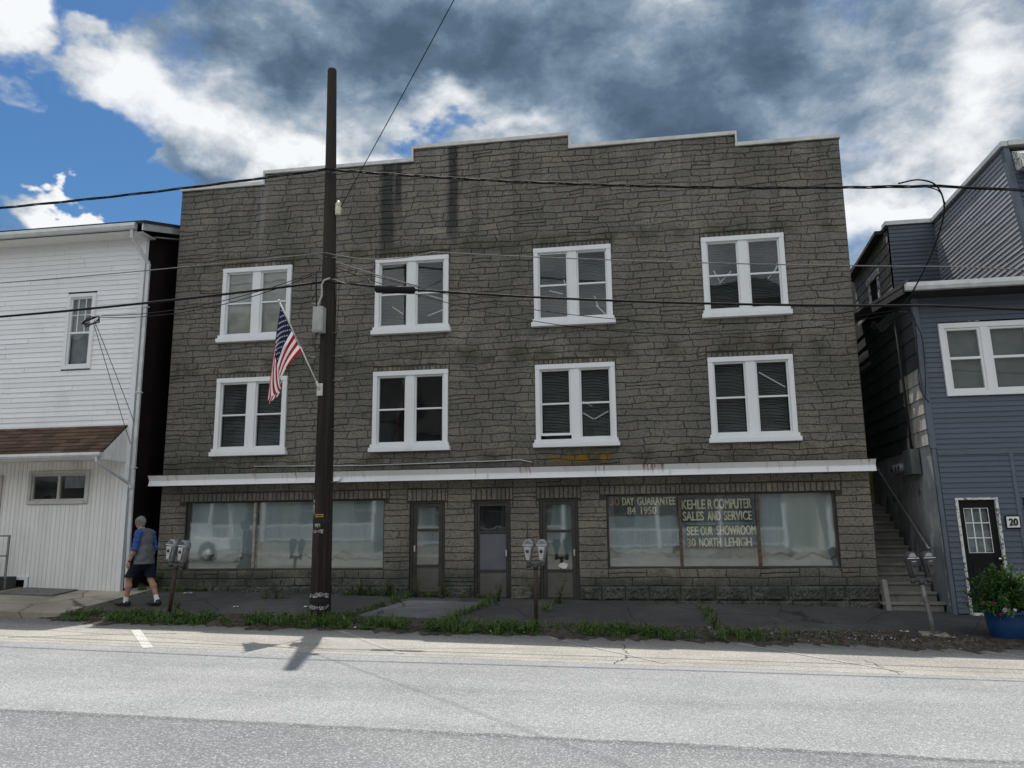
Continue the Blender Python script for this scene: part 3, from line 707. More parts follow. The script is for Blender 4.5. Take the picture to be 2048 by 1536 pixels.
# long metal canopy band over the ground floor
m = MB(); xa, xb = -10.95, 4.50
prof = [(-.405, 3.052), (-.335, 2.945), (-.335, 2.938), (-.375, 2.825), (0, 2.84), (0, 3.09)]
m.prism([(xa, y, z) for y, z in prof], (xb - xa, 0, 0))
cn = m.build('canopy', M_canopy, bld)
m = MB(); m.box(xa - .01, xb + .01, -.41, -.37, 3.053 + .0, 3.068); m.prism([(xa, -.369, 3.054), (xa, -.004, 3.094), (xa, -.004, 3.104), (xa, -.369, 3.064)], (xb - xa, 0, 0)); m.build('canopy_flashing', simple('dark_rusted_flashing', (.05, .028, .02), .9, .5, 5, fine=40, bump=.3), cn)
for x in (-6.4, -3.2, .55, 3.6): m = MB(); m.box(x - .004, x + .004, -.38, -.33, 2.83, 2.935); m.build('canopy_joint', M_gutter, cn)
# thin conduit along the wall above the canopy
m = MB(); m.tube([(-8.6, -.05, 3.24), (-6, -.05, 3.2), (-3, -.05, 3.23), (-2.55, -.05, 3.24)], .012, 6); m.tube([(-2.55, -.05, 3.24), (-2.3, -.05, 3.18)], .012, 6); m.build('conduit', M_gutter, bld)
# hanging letters inside the right-hand shop window
def lettering(lines, name, parent, mat, y, bold=.012, fat=.023):
    for txt, x, z, w, h, mt in lines:
        cu = bpy.data.curves.new('t', 'FONT'); cu.body = txt; cu.size = 1; cu.extrude = .0; cu.offset = bold if not any(ch in '89' for ch in txt) else .0
        to = bpy.data.objects.new('t', cu); COL.objects.link(to); bpy.context.view_layer.update()
        me = bpy.data.meshes.new_from_object(to.evaluated_get(bpy.context.evaluated_depsgraph_get()))
        vs = [v.co.copy() for v in me.vertices]; fs = [list(p.vertices) for p in me.polygons]
        bpy.data.objects.remove(to); bpy.data.curves.remove(cu); bpy.data.meshes.remove(me)
        x0 = min(v.x for v in vs); x1 = max(v.x for v in vs); z0 = min(v.y for v in vs); z1 = max(v.y for v in vs)
        q = MB(); P3 = [(x + (v.x - x0) / (x1 - x0) * w, y, z + (v.y - z0) / (z1 - z0) * h) for v in vs]
        q.add(P3, fs); ex = fat * h                     # heavier strokes: the same face again, a hair to each side
        for dx, dz, dy in ((-1, .3, .0012), (1, -.3, .0024), (-.5, -.5, .0036), (.5, .5, .0048)): q.add([(p[0] + dx * ex, p[1] + dy, p[2] + dz * ex * .6) for p in P3], fs)
        # give the letters their thickness
        ed = {}
        for f in fs:
            for a, b in zip(f, f[1:] + f[:1]): ed[(a, b)] = 1
        n = len(q.v); q.v += [(p[0], p[1] + .012, p[2]) for p in P3]
        for (a, b) in ed:
            if (b, a) not in ed: q.f.append([b, a, a + n, b + n]); q.mi.append(0); q.t.append(.5); q.sm.append(False)
        q.build(name, mt or mat, parent)
def mat_letter(name, c):
    m = Mt(name, c, .6); k = m.mix(m.rng(m.noise(7, 4, .6), .45, .65), c, tuple(v * .6 for v in c)); m.color(k); return m.m
M_let = mat_letter('cream_letter_card', (.95, .84, .58)); M_letr = mat_letter('faded_red_letter_card', (.62, .25, .22)); M_letb = mat_letter('browned_letter_card', (.70, .55, .36))
M_board = simple('dark_sign_backing', (.035, .05, .05), .5, .25, 3); 
def sign(nm, label, x0, x1, z0, z1, lines):
    e = empty(nm, ((x0 + x1) / 2, .17, z0), label, 'window sign', 'letter signs inside the shop window')
    q = MB(); q.box(x0, x1, .155, .165, z0, z1); bd = q.build('backing_board', M_board, e)
    q = MB(); n = 4
    for i in range(1, n): q.box(x0 + (x1 - x0) * i / n - .003, x0 + (x1 - x0) * i / n + .003, .152, .155, z0, z1)
    q.build('board_joint', M_dark, bd)
    lettering(lines, 'lettering', e, M_let, .138)
sign('letter_sign', 'dark sign reading 30 DAY GUARANTEE and 84 1950 in the left shop pane', -.70, .68, 2.05, 2.435,
     [('30', -.70, 2.255, .20, .165, M_letr), ('DAY', -.44, 2.255, .24, .165, None), ('GUARANTEE', -.13, 2.25, .78, .165, None), ('84', -.34, 2.065, .17, .15, None), ('1950', -.06, 2.065, .31, .15, None)])
sign('letter_sign', 'dark sign reading KEHLER COMPUTER SALES AND SERVICE at the top of the middle pane', .77, 2.17, 1.90, 2.435,
     [('KEHLE', .775, 2.155, .47, .19, None), ('R', 1.30, 2.155, .09, .19, None), ('COMPUTER', 1.42, 2.155, .745, .20, None), ('SALES', .785, 1.92, .42, .185, None), ('AND', 1.28, 1.92, .26, .185, None), ('SERVICE', 1.61, 1.92, .55, .185, None)])
sign('letter_sign', 'dark sign reading SEE OUR SHOWROOM 30 NORTH LEHIGH low in the middle pane', .83, 2.23, 1.37, 1.83,
     [('SEE', .85, 1.625, .23, .18, None), ('OUR', 1.13, 1.625, .24, .18, None), ('SHOWROOM', 1.45, 1.625, .77, .19, None), ('30', .85, 1.395, .17, .165, M_letb), ('NORTH', 1.09, 1.395, .43, .175, None), ('LEHI', 1.60, 1.395, .29, .175, None), ('G', 1.905, 1.395, .10, .175, M_letb), ('H', 2.02, 1.395, .11, .175, None)])
# ------------------------------------------------------------------ white house on the left
wh = empty('white_house', (-13, -.6, .5), 'white sided two storey house with brown shingled pent roof', 'house')
YW = -.6; XW1 = -11.28; XW0 = -24.0
PW = lambda s, t, d: (s, YW - d, t)
UW = (-13.2, -12.45, 5.53, 7.35)
LW = (-13.75, -12.21, 2.445, 3.205)
rq = random.Random(8)
m = MB(); 
lap_siding(m, PW, lambda t: XW0, lambda t: XW1 - .11, 4.21, 8.64, .118, .02, [UW, (-17.2, -16.4, 5.53, 7.35)], rq)
m.build('siding', M_wsid, wh)
# boards of the ground storey
m = MB(); x = XW0; VENT = (-14.05, -13.55, .4, .86)
holesw = [LW, VENT, (-15.4, -14.42, .3, 3.10)]
while x < XW1 - .12:
    u = min(x + .105, XW1 - .11); mid = (x + u) / 2; segs = [(.52 + (-11.28 - mid) * .03, 3.62)]
    for h in holesw:
        if h[0] < mid < h[1]:
            ns = []
            for a, b in segs:
                if h[2] > a: ns.append((a, min(b, h[2])))
                if h[3] < b: ns.append((max(a, h[3]), b))
            segs = ns
    m.tint = rq.random()
    for a, b in segs:
        if b - a < .02: continue
        m.poly((x, YW - .012, a), (u - .012, YW - .012, a), (u - .012, YW - .012, b), (x, YW - .012, b)); m.poly((u - .012, YW - .012, a), (u, YW + .004, a), (u, YW + .004, b), (u - .012, YW - .012, b))
    x = u
m.build('board_cladding', M_wboard, wh)
m = MB(); m.box(XW1 - .11, XW1 + .012, YW - .03, YW + .08, .5, 8.62); m.box(XW0, XW1 - .112, YW - .034, YW, 4.185, 4.235); m.build('corner_board', M_white, wh, .004)
# right-hand side wall: dark red asphalt sheet siding, and the hull
def mat_brickpaper():
    m = Mt('dark_red_brick_paper', (.05, .02, .018), .9, spec=.2); b = m.N.new('ShaderNodeTexBrick'); b.inputs['Scale'].default_value = 3.2
    b.inputs['Color1'].default_value = (.014, .006, .006, 1); b.inputs['Color2'].default_value = (.009, .005, .005, 1); b.inputs['Mortar'].default_value = (.010, .006, .006, 1); b.inputs['Mortar Size'].default_value = .012
    sp = m.xyz(); cb = m.N.new('ShaderNodeCombineXYZ'); m.L.new(sp[1], cb.inputs[0]); m.L.new(sp[2], cb.inputs[1]); m.L.new(cb.outputs[0], b.inputs[0])
    m.color(b.outputs[0]); return m.m
m = MB(); xr = XW1 - .02
ridge_y = 5.2; rz = lambda y: 8.80 + .30 * (min(y, 2 * ridge_y - y) + 1.05)
m.prism([(xr - .2, YW + .08, .2), (xr - .2, 11, .2), (xr - .2, 11, rz(11) - .16), (xr - .2, ridge_y, rz(ridge_y) - .16), (xr - .2, YW + .08, 8.7)], (.2, 0, 0)); m.build('side_wall', mat_brickpaper(), wh)
m = MB(); m.box(XW0, xr - .21, YW + .02, YW + .2, .2, .5); m.box(XW0, xr - .22, 10.8, 11, .2, 8.5); m.box(XW0, XW0 + .2, YW + .2, 10.79, .2, 8.5); m.box(XW0 + .21, xr - .22, YW + 1.2, YW + 1.3, .2, 8.4); m.build('rear_wall', M_dark, wh)
M_shing = Mt('brown_asphalt_shingle', (.1, .06, .04), .9, spec=.2)
_t = M_shing.attr('tint'); _c = M_shing.ramp(_t, (0, (.070, .046, .031)), (.5, (.108, .070, .047)), (1, (.150, .100, .070))); _c = M_shing.mix(M_shing.rng(M_shing.noise(150, 3, .7), .5, .7, 0, .5), _c, (.03, .02, .016)); _c = M_shing.mix(M_shing.rng(M_shing.noise(1.2, 5, .6), .5, .75, 0, .5), _c, (.045, .036, .026)); M_shing.color(_c); M_shing = M_shing.m
M_roofd = simple('dark_roof_felt', (.035, .035, .037), .9, .3, 5)
m = MB(); m.cur = 0
for ya, yb in ((-1.08, ridge_y), (11.4, ridge_y)):
    m.prism([(XW0 - .3, ya, rz(-1.08) if ya < 0 else rz(11.4)), (XW0 - .3, yb, rz(yb)), (XW0 - .3, yb, rz(yb) + .07), (XW0 - .3, ya, (rz(-1.08) if ya < 0 else rz(11.4)) + .07)], (XW1 + .22 - XW0 + .3, 0, 0))
roofw = m.build('roof', M_roofd, wh)
# rake board, soffit, gutter, downspout
m = MB(); xq = XW1 + .16
m.prism([(xq, -1.06, rz(-1.06) - .17), (xq, ridge_y, rz(ridge_y) - .17), (xq, ridge_y, rz(ridge_y) - .003), (xq, -1.06, rz(-1.06) - .003)], (.035, 0, 0)); m.box(xr + .003, xq - .003, -1.0, YW + .1, 8.60, 8.618)
m.prism([(xr + .003, YW + .1, 8.66), (xr + .003, ridge_y, rz(ridge_y) - .19), (xr + .003, ridge_y, rz(ridge_y) - .175), (xr + .003, YW + .1, 8.675)], (xq - xr - .006, 0, 0))
m.build('rake_board', M_gutter, roofw)
m = MB(); x = XW0
while x < XW1: m.box(x, min(x + .29, XW1 - .004), -1.03, YW - .002, 8.625, 8.645); x += .30
m.build('soffit', M_wboard, wh)
def k_gutter(m, x0, x1, y, z, h=.12, w=.12):
    pr = [(y, z), (y - w * .75, z), (y - w, z + h * .45), (y - w * .92, z + h), (y - w * .85, z + h), (y - w * .88, z + h * .5), (y - w * .68, z + .012), (y - .012, z + .012), (y - .012, z + h), (y, z + h)]
    m.prism([(x0, a, b) for a, b in pr], (x1 - x0, 0, 0))
m = MB(); k_gutter(m, XW0, XW1 + .02, -1.03, 8.66, .14, .13); m.box(XW1 + .021, XW1 + .03, -1.15, -1.03, 8.66, 8.80); m.build('gutter', M_gutter, wh, .003)
def spout(m, pts, w, h):
    for a, b in zip(pts, pts[1:]): m.bar(a, b, w, h, (0, 1, 0))
m = MB(); spout(m, [(-11.36, -1.07, 8.67), (-11.35, -1.05, 8.45), (-11.14, -.67, 7.95), (-11.13, -.67, 2.75), (-11.09, -.67, .62)], .075, .06)
for z in (6.9, 4.9, 3.2): m.box(-11.19, -11.07, -.72, -.62, z, z + .035)
m.build('downspout', M_gutter, wh, .008)
# upper window with a divided top sash
def framed(parent, a, b, c, d, y, tw, grid, mid, name='window', mt=None, curtain=None, gm=None):
    mt = mt or M_white; m = MB()
    m.box(a - tw, a, y - .05, y + .07, c - tw, d + tw); m.box(b, b + tw, y - .05, y + .07, c - tw, d + tw); m.box(a, b, y - .048, y + .07, d, d + tw); m.box(a - .0, b + .0, y - .06, y + .07, c - tw, c)
    w = m.build(name, mt, parent, .005); m = MB(); f = .04
    m.box(a, a + f, y - .01, y + .05, c, d); m.box(b - f, b, y - .01, y + .05, c, d); m.box(a + f, b - f, y - .008, y + .05, c, c + f); m.box(a + f, b - f, y - .008, y + .05, d - f, d)
    if mid is not None: m.box(a + f, b - f, y - .014, y + .05, mid - .022, mid + .022)
    for q in grid: m.box(*q)
    m.build('sash', mt, w, .003)
    m = MB(); m.poly((a + f, y + .02, c + f), (b - f, y + .02, c + f), (b - f, y + .02, d - f), (a + f, y + .02, d - f)); m.build('pane', gm or M_glass, w)
    if curtain:
        m = MB(); n = 40; x0, x1, z0, z1 = curtain[:4]
        vs = [(x0 + (x1 - x0) * u / n, y + .11 + .014 * math.sin(u * 1.3) + .006 * math.sin(u * 3.1), z) for z in (z0, z1) for u in range(n + 1)]
        m.smooth = True; m.add(vs, [[u, u + 1, n + 2 + u, n + 1 + u] for u in range(n)]); m.build('curtain', curtain[4], w)
    m = MB(); m.box(a - tw, b + tw, y + .3, y + .31, c - tw, d + tw); m.box(a - tw - .01, a - tw, y + .08, y + .31, c, d); m.box(b + tw, b + tw + .01, y + .08, y + .31, c, d); m.build('dark_room', M_dark, w)
    return w
M_curt = simple('grey_net_curtain', (.30, .31, .32), .8, .2, 3, bump=0)
a, b, c, d = -13.10, -12.53, 5.62, 7.26; md = 6.40
gr = [(a + (b - a) * i / 3 - .009, a + (b - a) * i / 3 + .009, YW + .0, YW + .03, md, d - .03) for i in (1, 2)] + [(a + .03, b - .03, YW + .002, YW + .028, (md + d) / 2 - .009, (md + d) / 2 + .009)]
framed(wh, a, b, c, d, YW, .085, gr, md, curtain=(a + .02, b - .02, c, d, M_curt))
M_beigef = simple('weathered_beige_frame', (.42, .40, .36), .6, .2, 4)
M_slid = simple('slider_frame', (.50, .49, .46), .5, .15, 4)
a, b, c, d = -13.66, -12.30, 2.53, 3.12
w = framed(wh, a, b, c, d, YW, .08, [((a + b) / 2 - .03, (a + b) / 2 + .03, YW - .02, YW + .05, c + .03, d - .03)], None, mt=M_slid, curtain=((a + b) / 2 + .05, b - .05, c + .28, d - .02, M_curt))
# door at the far left edge, cellar vent
m = MB(); m.box(-14.5, -14.40, YW - .05, YW + .05, .62, 3.12); m.box(-15.5, -14.502, YW - .048, YW + .05, 3.02, 3.12); dr = m.build('door', M_beigef, wh, .004)
m = MB(); m.box(-15.4, -14.503, YW + .01, YW + .05, .65, 3.018); m.build('door_leaf', M_white, dr)
m = MB(); m.box(-14.08, -14.0, YW - .04, YW + .02, .5, .87); m.box(-13.60, -13.52, YW - .04, YW + .02, .5, .87); m.box(-14.0, -13.60, YW - .039, YW + .02, .80, .87); m.box(-14.0, -13.6, YW - .038, YW + .02, .5, .56); vt = m.build('basement_vent', M_white, wh, .004)
m = MB(); m.box(-14.0, -13.6, YW + .1, YW + .12, .5, .82); m.build('vent_opening', M_dark, vt)
# pent roof between the storeys
pent = MB(); y1, z1, y0, z0 = YW - .004, 4.20, -1.46, 3.48; xe = XW1 - .10
rows = 8; pr = random.Random(4)
for r in range(rows):
    ta, tb = r / rows, (r + 1) / rows
    pa = (y0 + (y1 - y0) * ta, z0 + (z1 - z0) * ta); pb = (y0 + (y1 - y0) * tb, z0 + (z1 - z0) * tb)
    x = XW0 + (r % 2) * .15
    while x < xe:
        e = min(x + pr.choice((.28, .3, .32)), xe); pent.tint = pr.random(); l = .014 + pr.uniform(0, .006)
        pent.poly((x + .004, pa[0] - l * .6, pa[1] + l), (e - .004, pa[0] - l * .6, pa[1] + l), (e - .004, pb[0], pb[1] + .003), (x + .004, pb[0], pb[1] + .003)); pent.poly((x + .004, pa[0], pa[1]), (e - .004, pa[0], pa[1]), (e - .004, pa[0] - l * .6, pa[1] + l), (x + .004, pa[0] - l * .6, pa[1] + l))
        x = e
pent.poly((XW0, y0, z0 - .002), (xe, y0, z0 - .002), (xe, y1, z1 - .002), (XW0, y1, z1 - .002))
pt = pent.build('pent_roof', M_shing, wh)
m = MB(); n = 9                                      # boarded end of the pent roof
for i in range(n):
    ya, yb = y1 + (y0 - y1) * i / n, y1 + (y0 - y1) * (i + 1) / n; za, zb2 = z1 + (z0 - z1) * i / n, z1 + (z0 - z1) * (i + 1) / n
    m.tint = pr.random(); m.poly((xe + .012, ya, 3.38), (xe + .012, ya, za - .01), (xe + .012, yb + .012, zb2 - .01), (xe + .012, yb + .012, 3.38)); m.poly((xe + .012, yb + .012, 3.38), (xe + .012, yb + .012, zb2 - .01), (xe + .002, yb, zb2 - .01), (xe + .002, yb, 3.38))
m.box(xe + .001, xe + .024, y0, y1, 3.345, 3.379); m.build('pent_end', M_wboard, pt)
m = MB(); m.box(XW0, xe, y0 + .02, y1 - .02, 3.40, 3.415); m.box(XW0, xe + .02, y0 - .002, y0 + .018, 3.36, 3.485); m.build('pent_soffit', M_wboard, pt)
m = MB(); k_gutter(m, XW0, xe + .03, y0 - .004, 3.39, .10, .10); m.build('pent_gutter', M_gutter, pt, .003)
m = MB(); spout(m, [(xe - .06, y0 - .06, 3.39), (xe - .05, y0 - .05, 3.28), (-11.16, -.74, 2.86), (-11.12, -.72, 2.76)], .06, .055); m.build('pent_downspout', M_gutter, pt, .006)
# hand rail and cellar hatch by the door
rl = empty('handrail', (-13.9, -1.0, .5), 'grey metal handrail beside the white house entrance', 'railing')
m = MB(); M_rail = simple('grey_rail_steel', (.23, .23, .22), .5, .2, 6, .3)
m.bar((-13.77, -1.0, .62), (-13.77, -1.0, 1.745), .04, .04); rp_ = m.build('post', M_rail, rl, .003)
for nm, z in (('top_rail', 1.76), ('middle_rail', 1.33)):
    m = MB(); m.bar((-15.2, -1.0, z), (-13.745, -1.0, z), .04, .035); m.build(nm, M_rail, rl, .003)
st = MB(); st.box(-15.3, -13.78, -1.25, YW - .05, .4, .88); tag(st.build('doorstep', M_walk, None, .01), 'low grey concrete doorstep at the far left edge', 'step')
ht = empty('cellar_hatch', (-12.7, -.95, .55), 'flat steel cellar hatch lying on the pavement before the white house', 'hatch')
m = MB(); q = [(-13.45, -1.5), (-12.2, -1.5), (-12.2, -.72), (-13.45, -.72)]; m.prism([(x, y, zwl(x, y) + .004) for x, y in q], (0, 0, .03)); m.build('plate', simple('worn_hatch_steel', (.16, .155, .15), .6, .25, 4, .4), ht, .004)
m = MB(); zz = zwl(-12.8, -1.2) + .04; m.bar((-12.83, -1.2, zz), (-12.77, -1.2, zz), .02, .02); m.build('hatch_pull', M_rail, ht)

# ------------------------------------------------------------------ blue house on the right
bh = empty('blue_house', (6.6, -.5, .1), 'slate blue sided house with double window, black door and tall rear block', 'house')
YB = -.5; XB0 = 5.50
lean = lambda v: (v[0] + (-.0243 * (v[2] - .158) + .057 * 1 if v[2] < 6.8 else -.104), v[1], v[2])
PB = lambda s, t, d: (s, YB - d, t)
BW = (5.915, 7.62, 4.215, 5.66); BD = (5.80, 6.55, .12, 2.27); BW2 = (6.98, 9.5, .9, 2.26)
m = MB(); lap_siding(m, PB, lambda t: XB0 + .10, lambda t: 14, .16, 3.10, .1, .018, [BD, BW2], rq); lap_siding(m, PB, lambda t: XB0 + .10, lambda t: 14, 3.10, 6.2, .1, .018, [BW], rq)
m.build('siding', M_bsid, bh, 0, lean)
M_bcorn = simple('blue_corner_trim', (.10, .12, .152), .5, .12, 4)
m = MB(); m.box(XB0 - .01, XB0 + .10, YB - .03, YB + .06, 3.22, 6.2); m.box(XB0 + .01, XB0 + .085, YB - .024, YB + .06, .12, 3.215); m.box(6.86, 6.93, YB - .026, YB, .16, 3.1); m.box(XB0 + .11, 14, YB - .027, YB, 3.085, 3.135); m.build('corner_trim', M_bcorn, bh, .003, lean)
# eaves, gutter and low roof of the front part
m = MB(); m.prism([(5.14, -.92, 6.34), (5.14, 3.2, 6.78), (5.14, 3.2, 6.84), (5.14, -.92, 6.42)], (9.64, 0, 0)); rf = m.build('roof', M_roofd, bh)
m = MB(); m.box(5.3, 14.5, -.90, YB - .002, 6.20, 6.22); m.box(5.3, 14.5, -.92, -.9, 6.20, 6.34); m.build('soffit', M_dark, rf)
m = MB(); k_gutter(m, 5.18, 14.6, -.922, 6.24, .15, .13); m.box(5.172, 5.18, -1.04, -.92, 6.24, 6.38); m.build('gutter', M_gutter, rf, .003)
m = MB(); m.prism([(5.145, -.9, 6.2), (5.145, 3.1, 6.6), (5.145, 3.1, 6.77), (5.145, -.9, 6.335)], (.03, 0, 0)); m.build('rake_board', simple('black_weathered_board', (.03, .03, .032), .9, .3, 8), rf)
# double window of the upper floor
def bluewin(a, b, c, d):
    m = MB(); t = .10; mid = a + .815
    m.box(a, a + t, YB - .06, YB + .05, c, d); m.box(b - t, b, YB - .06, YB + .05, c, d); m.box(a + t, b - t, YB - .058, YB + .05, d - t, d); m.box(a + t, b - t, YB - .062, YB + .05, c, c + t); m.box(mid - .07, mid + .07, YB - .054, YB + .05, c + t, d - t)
    w = m.build('window', M_white, bh, .005, lean)
    for xa, xb in ((a + t, mid - .07), (mid + .07, b - t)):
        f = .045; zm = (c + d) / 2 + .02; m = MB()
        m.box(xa, xa + f, YB - .03, YB + .04, c + t, d - t); m.box(xb - f, xb, YB - .03, YB + .04, c + t, d - t); m.box(xa + f, xb - f, YB - .028, YB + .04, c + t, c + t + f); m.box(xa + f, xb - f, YB - .028, YB + .04, d - t - f, d - t); m.box(xa + f, xb - f, YB - .034, YB + .04, zm - .025, zm + .025)
        m.build('sash', M_white, w, .003, lean)
        m = MB(); m.poly((xa + f, YB, c + t + f), (xb - f, YB, c + t + f), (xb - f, YB, d - t - f), (xa + f, YB, d - t - f)); m.build('pane', M_shopglass, w, 0, lean)
        m = MB(); m.box(xa, xb, YB + .07, YB + .08, c + t, d - t); m.build('window_shade', simple('grey_roller_shade', (.19, .19, .19), .8, .2, 2), w, 0, lean)
bluewin(*BW)
m = MB(); m.box(6.99, 7.06, YB - .04, YB + .05, .9, 2.26); m.box(7.06, 9.5, YB - .038, YB + .05, 2.2, 2.26); m.box(7.06, 9.5, YB - .05, YB + .05, .9, .97); wn = m.build('window', M_stormf, bh, .004, lean)
m = MB(); m.poly((7.06, YB, .97), (9.5, YB, .97), (9.5, YB, 2.2), (7.06, YB, 2.2)); m.build('pane', M_glass, wn, 0, lean)
m = MB(); m.box(7.0, 9.5, YB + .4, YB + .45, .9, 2.3); m.build('dark_room', M_dark, wn, 0, lean)
# black nine-light door with a flaking white frame
M_black = simple('black_door_paint', (.006, .006, .007), .5, .3, 5, spec=.2, bump=.05); M_flake = Mt('flaking_white_frame', (.6, .6, .58), .7); M_flake.color(M_flake.mix(M_flake.rng(M_flake.noise(14, 5, .7), .5, .58), (.66, .66, .64), (.16, .14, .12))); M_flake = M_flake.m
a, b, c, d = BD
m = MB(); m.box(a - .0, a + .05, YB - .03, YB + .1, c, d); m.box(b - .05, b, YB - .03, YB + .1, c, d); m.box(a + .05, b - .05, YB - .028, YB + .1, d - .04, d); m.box(a + .05, b - .05, YB - .06, YB + .1, c, c + .05)
df = m.build('door', M_flake, bh, .003, lean)
A, B = a + .055, b - .055; ga, gb, gc, gd = A + .09, B - .12, 1.25, 2.08
m = MB(); m.box(A, ga, YB + .03, YB + .07, c + .055, d - .045); m.box(gb, B, YB + .03, YB + .07, c + .055, d - .045); m.box(ga, gb, YB + .031, YB + .07, gd, d - .045); m.box(ga, gb, YB + .031, YB + .07, c + .055, gc); m.box(ga + .03, gb - .03, YB + .022, YB + .031, .4, 1.08)
m.build('door_leaf', M_black, df, .003, lean)
m = MB()
for i in range(4): x = ga + (gb - ga) * i / 3; m.box(x - .009, x + .009, YB + .034, YB + .05, gc, gd)
for i in range(4): z = gc + (gd - gc) * i / 3; m.box(ga + .009, gb - .009, YB + .035, YB + .049, z - .009, z + .009)
m.build('glazing_bars', M_white, df, 0, lean)
m = MB(); m.poly((ga, YB + .055, gc), (gb, YB + .055, gc), (gb, YB + .055, gd), (ga, YB + .055, gd)); m.build('pane', M_glass, df, 0, lean)
m = MB(); m.box(ga, gb, YB + .12, YB + .13, gc, gd); m.build('door_blind', M_blind, df, 0, lean)
m = MB(); m.sphere((B - .05, YB - .01, 1.14), .03); m.tube([(B - .05, YB + .03, 1.14), (B - .05, YB - .01, 1.14)], .014, 8); m.build('door_knob', simple('brushed_steel', (.6, .6, .58), .25, .1, 5, .9), df, 0, lean)
# left side wall: broad old shingles above, flaking painted concrete below
XS = XB0 + .01
def mat_sideshingle():
    m = Mt('old_wide_shingles', (.1, .1, .1), .85, spec=.25); t = m.attr('tint')
    dark = m.mix(m.rng(m.noise(2, 5, .65), .35, .7), (.035, .038, .04), (.058, .062, .062)); pale = m.mix(m.rng(m.noise(4, 5, .7, (1, 1, .4)), .42, .66), (.42, .41, .38), (.24, .23, .21))
    c = m.mix(m.rng(t, .49, .51), dark, pale); c = m.mix(m.rng(m.noise(26, 3, .7, (1, 1, .1)), .6, .78, 0, .5), c, (.02, .02, .02)); m.color(c); m.bump(m.noise(60, 3, .6, (1, 1, .12)), .3, .006); return m.m
m = MB(); z = 3.30; r = 0; sr = random.Random(6)
PS = lambda y, z, d: (XS - d, y, z)
while z < 6.45:
    u = z + .305; y = YB + .05 - (r % 2) * .0; first = True
    lim = 4.62; 
    while y < 7:
        w = sr.uniform(.55, .95) if not first else sr.choice((1.0, 1.15, 1.3)); e = min(y + w, 7)
        pale = first and z < 4.65 
        m.tint = 1.0 if pale else sr.uniform(.0, .4)
        dd = .022 + sr.uniform(0, .006)
        m.poly(PS(e - .006, z, dd), PS(y + .006, z, dd), PS(y + .006, u, .004), PS(e - .006, u, .004)); m.poly(PS(e - .006, z, 0), PS(y + .006, z, 0), PS(y + .006, z, dd), PS(e - .006, z, dd)); m.poly(PS(e - .006, z, 0), PS(e - .006, z, dd), PS(e - .006, u, .004), PS(e - .006, u, 0)); m.poly(PS(y + .006, z, dd), PS(y + .006, z, 0), PS(y + .006, u, 0), PS(y + .006, u, .004))
        y = e; first = False
    z = u; r += 1
m.build('side_shingles', mat_sideshingle(), bh, 0, lean)
def mat_flakeconc():
    m = Mt('flaking_painted_concrete', (.3, .32, .34), .85, spec=.25); x = m.xyz()
    c = m.mix(m.rng(m.noise(1.3, 6, .65), .35, .65), (.25, .27, .28), (.38, .40, .40)); 
    low = m.rng(m.math('ADD', x[2], m.math('MULTIPLY', m.noise(1.6, 4, .6), .9)), 1.6, 2.5, 1, 0)
    c = m.mix(m.math('MULTIPLY', low, .55), c, (.045, .065, .085))
    c = m.mix(m.rng(m.noise(3.5, 6, .7, (1, 1, .35)), .54, .62, 0, .8), c, (.48, .49, .48))
    c = m.mix(m.rng(m.noise(2.3, 5, .7, (1, 1, .5), loc=(4, 4, 0)), .58, .66, 0, .9), c, (.04, .045, .05))
    c = m.mix(m.math('MULTIPLY', m.rng(x[1], 2.9, 3.6), m.rng(m.noise(2.2, 4), .4, .55)), c, (.22, .22, .07))
    m.color(c); m.bump(m.noise(9, 5, .65), .5, .02); return m.m
M_fconc = mat_flakeconc()
m = MB(); m.box(XS, XS + .2, YB + .07, 9, -.3, 3.31); m.box(XS + .001, XS + .2, YB + .07, 9, 3.312, 6.5); m.build('side_wall', M_fconc, bh, 0, lean)
m = MB(); m.box(XS + .21, 14, 8.8, 9, -.3, 7.7); m.box(XS + .3, 14, 1.2, 1.25, .1, 6.1); m.build('rear_wall', M_dark, bh)
# rear upper block: front wall of the wing, pale side wall running forward, steep front with eaves
XU, YU, YF, ZT = 8.27, 5.77, 1.25, 10.2
XL2 = 7.02
m = MB(); lap_siding(m, lambda s, t, d: (s, YU - d, t), lambda t: XL2 + .03, lambda t: XU - .012, 7.2, ZT - .13, .115, .02, (), rq); m.build('wing_siding', M_bsid, bh)
m = MB(); fy = lambda t: YF - .42 * (ZT - .1 - t) / 2.1
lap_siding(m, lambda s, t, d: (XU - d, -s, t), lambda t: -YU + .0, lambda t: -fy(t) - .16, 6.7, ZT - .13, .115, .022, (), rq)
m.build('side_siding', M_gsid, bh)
m = MB(); m.prism([(XU - .04, fy(6.6) - .0, 6.6), (XU - .04, fy(6.6) + .17, 6.6), (XU - .04, fy(ZT - .1) + .17, ZT - .1), (XU - .04, fy(ZT - .1), ZT - .1)], (.12, 0, 0)); m.build('corner_board', M_bcorn, bh, .004)
m = MB(); lap_siding(m, lambda s, t, d: (s, fy(t) + .02 - d, t), lambda t: XU + .085, lambda t: 14, 6.6, ZT - .25, .115, .02, (), rq); m.build('front_siding', M_bsid, bh)
m = MB(); m.box(XL2 - .06, XU - .10, YU - .06, YU + .3, ZT - .125, ZT); m.box(XU - .098, XU + .05, YF - .05, YU + .3, ZT - .123, ZT + .002); m.box(XU + .052, 14, YF - .08, YF + .3, ZT - .12, ZT + .004); m.build('parapet_coping', M_gutter, bh, .01)
m = MB(); m.box(XL2, 14, YU + .3, 12, 6, ZT - .03); m.box(XU + .02, 14, YF + .35, YU + .29, 6.7, ZT - .031); m.build('rear_block', M_dark, bh)
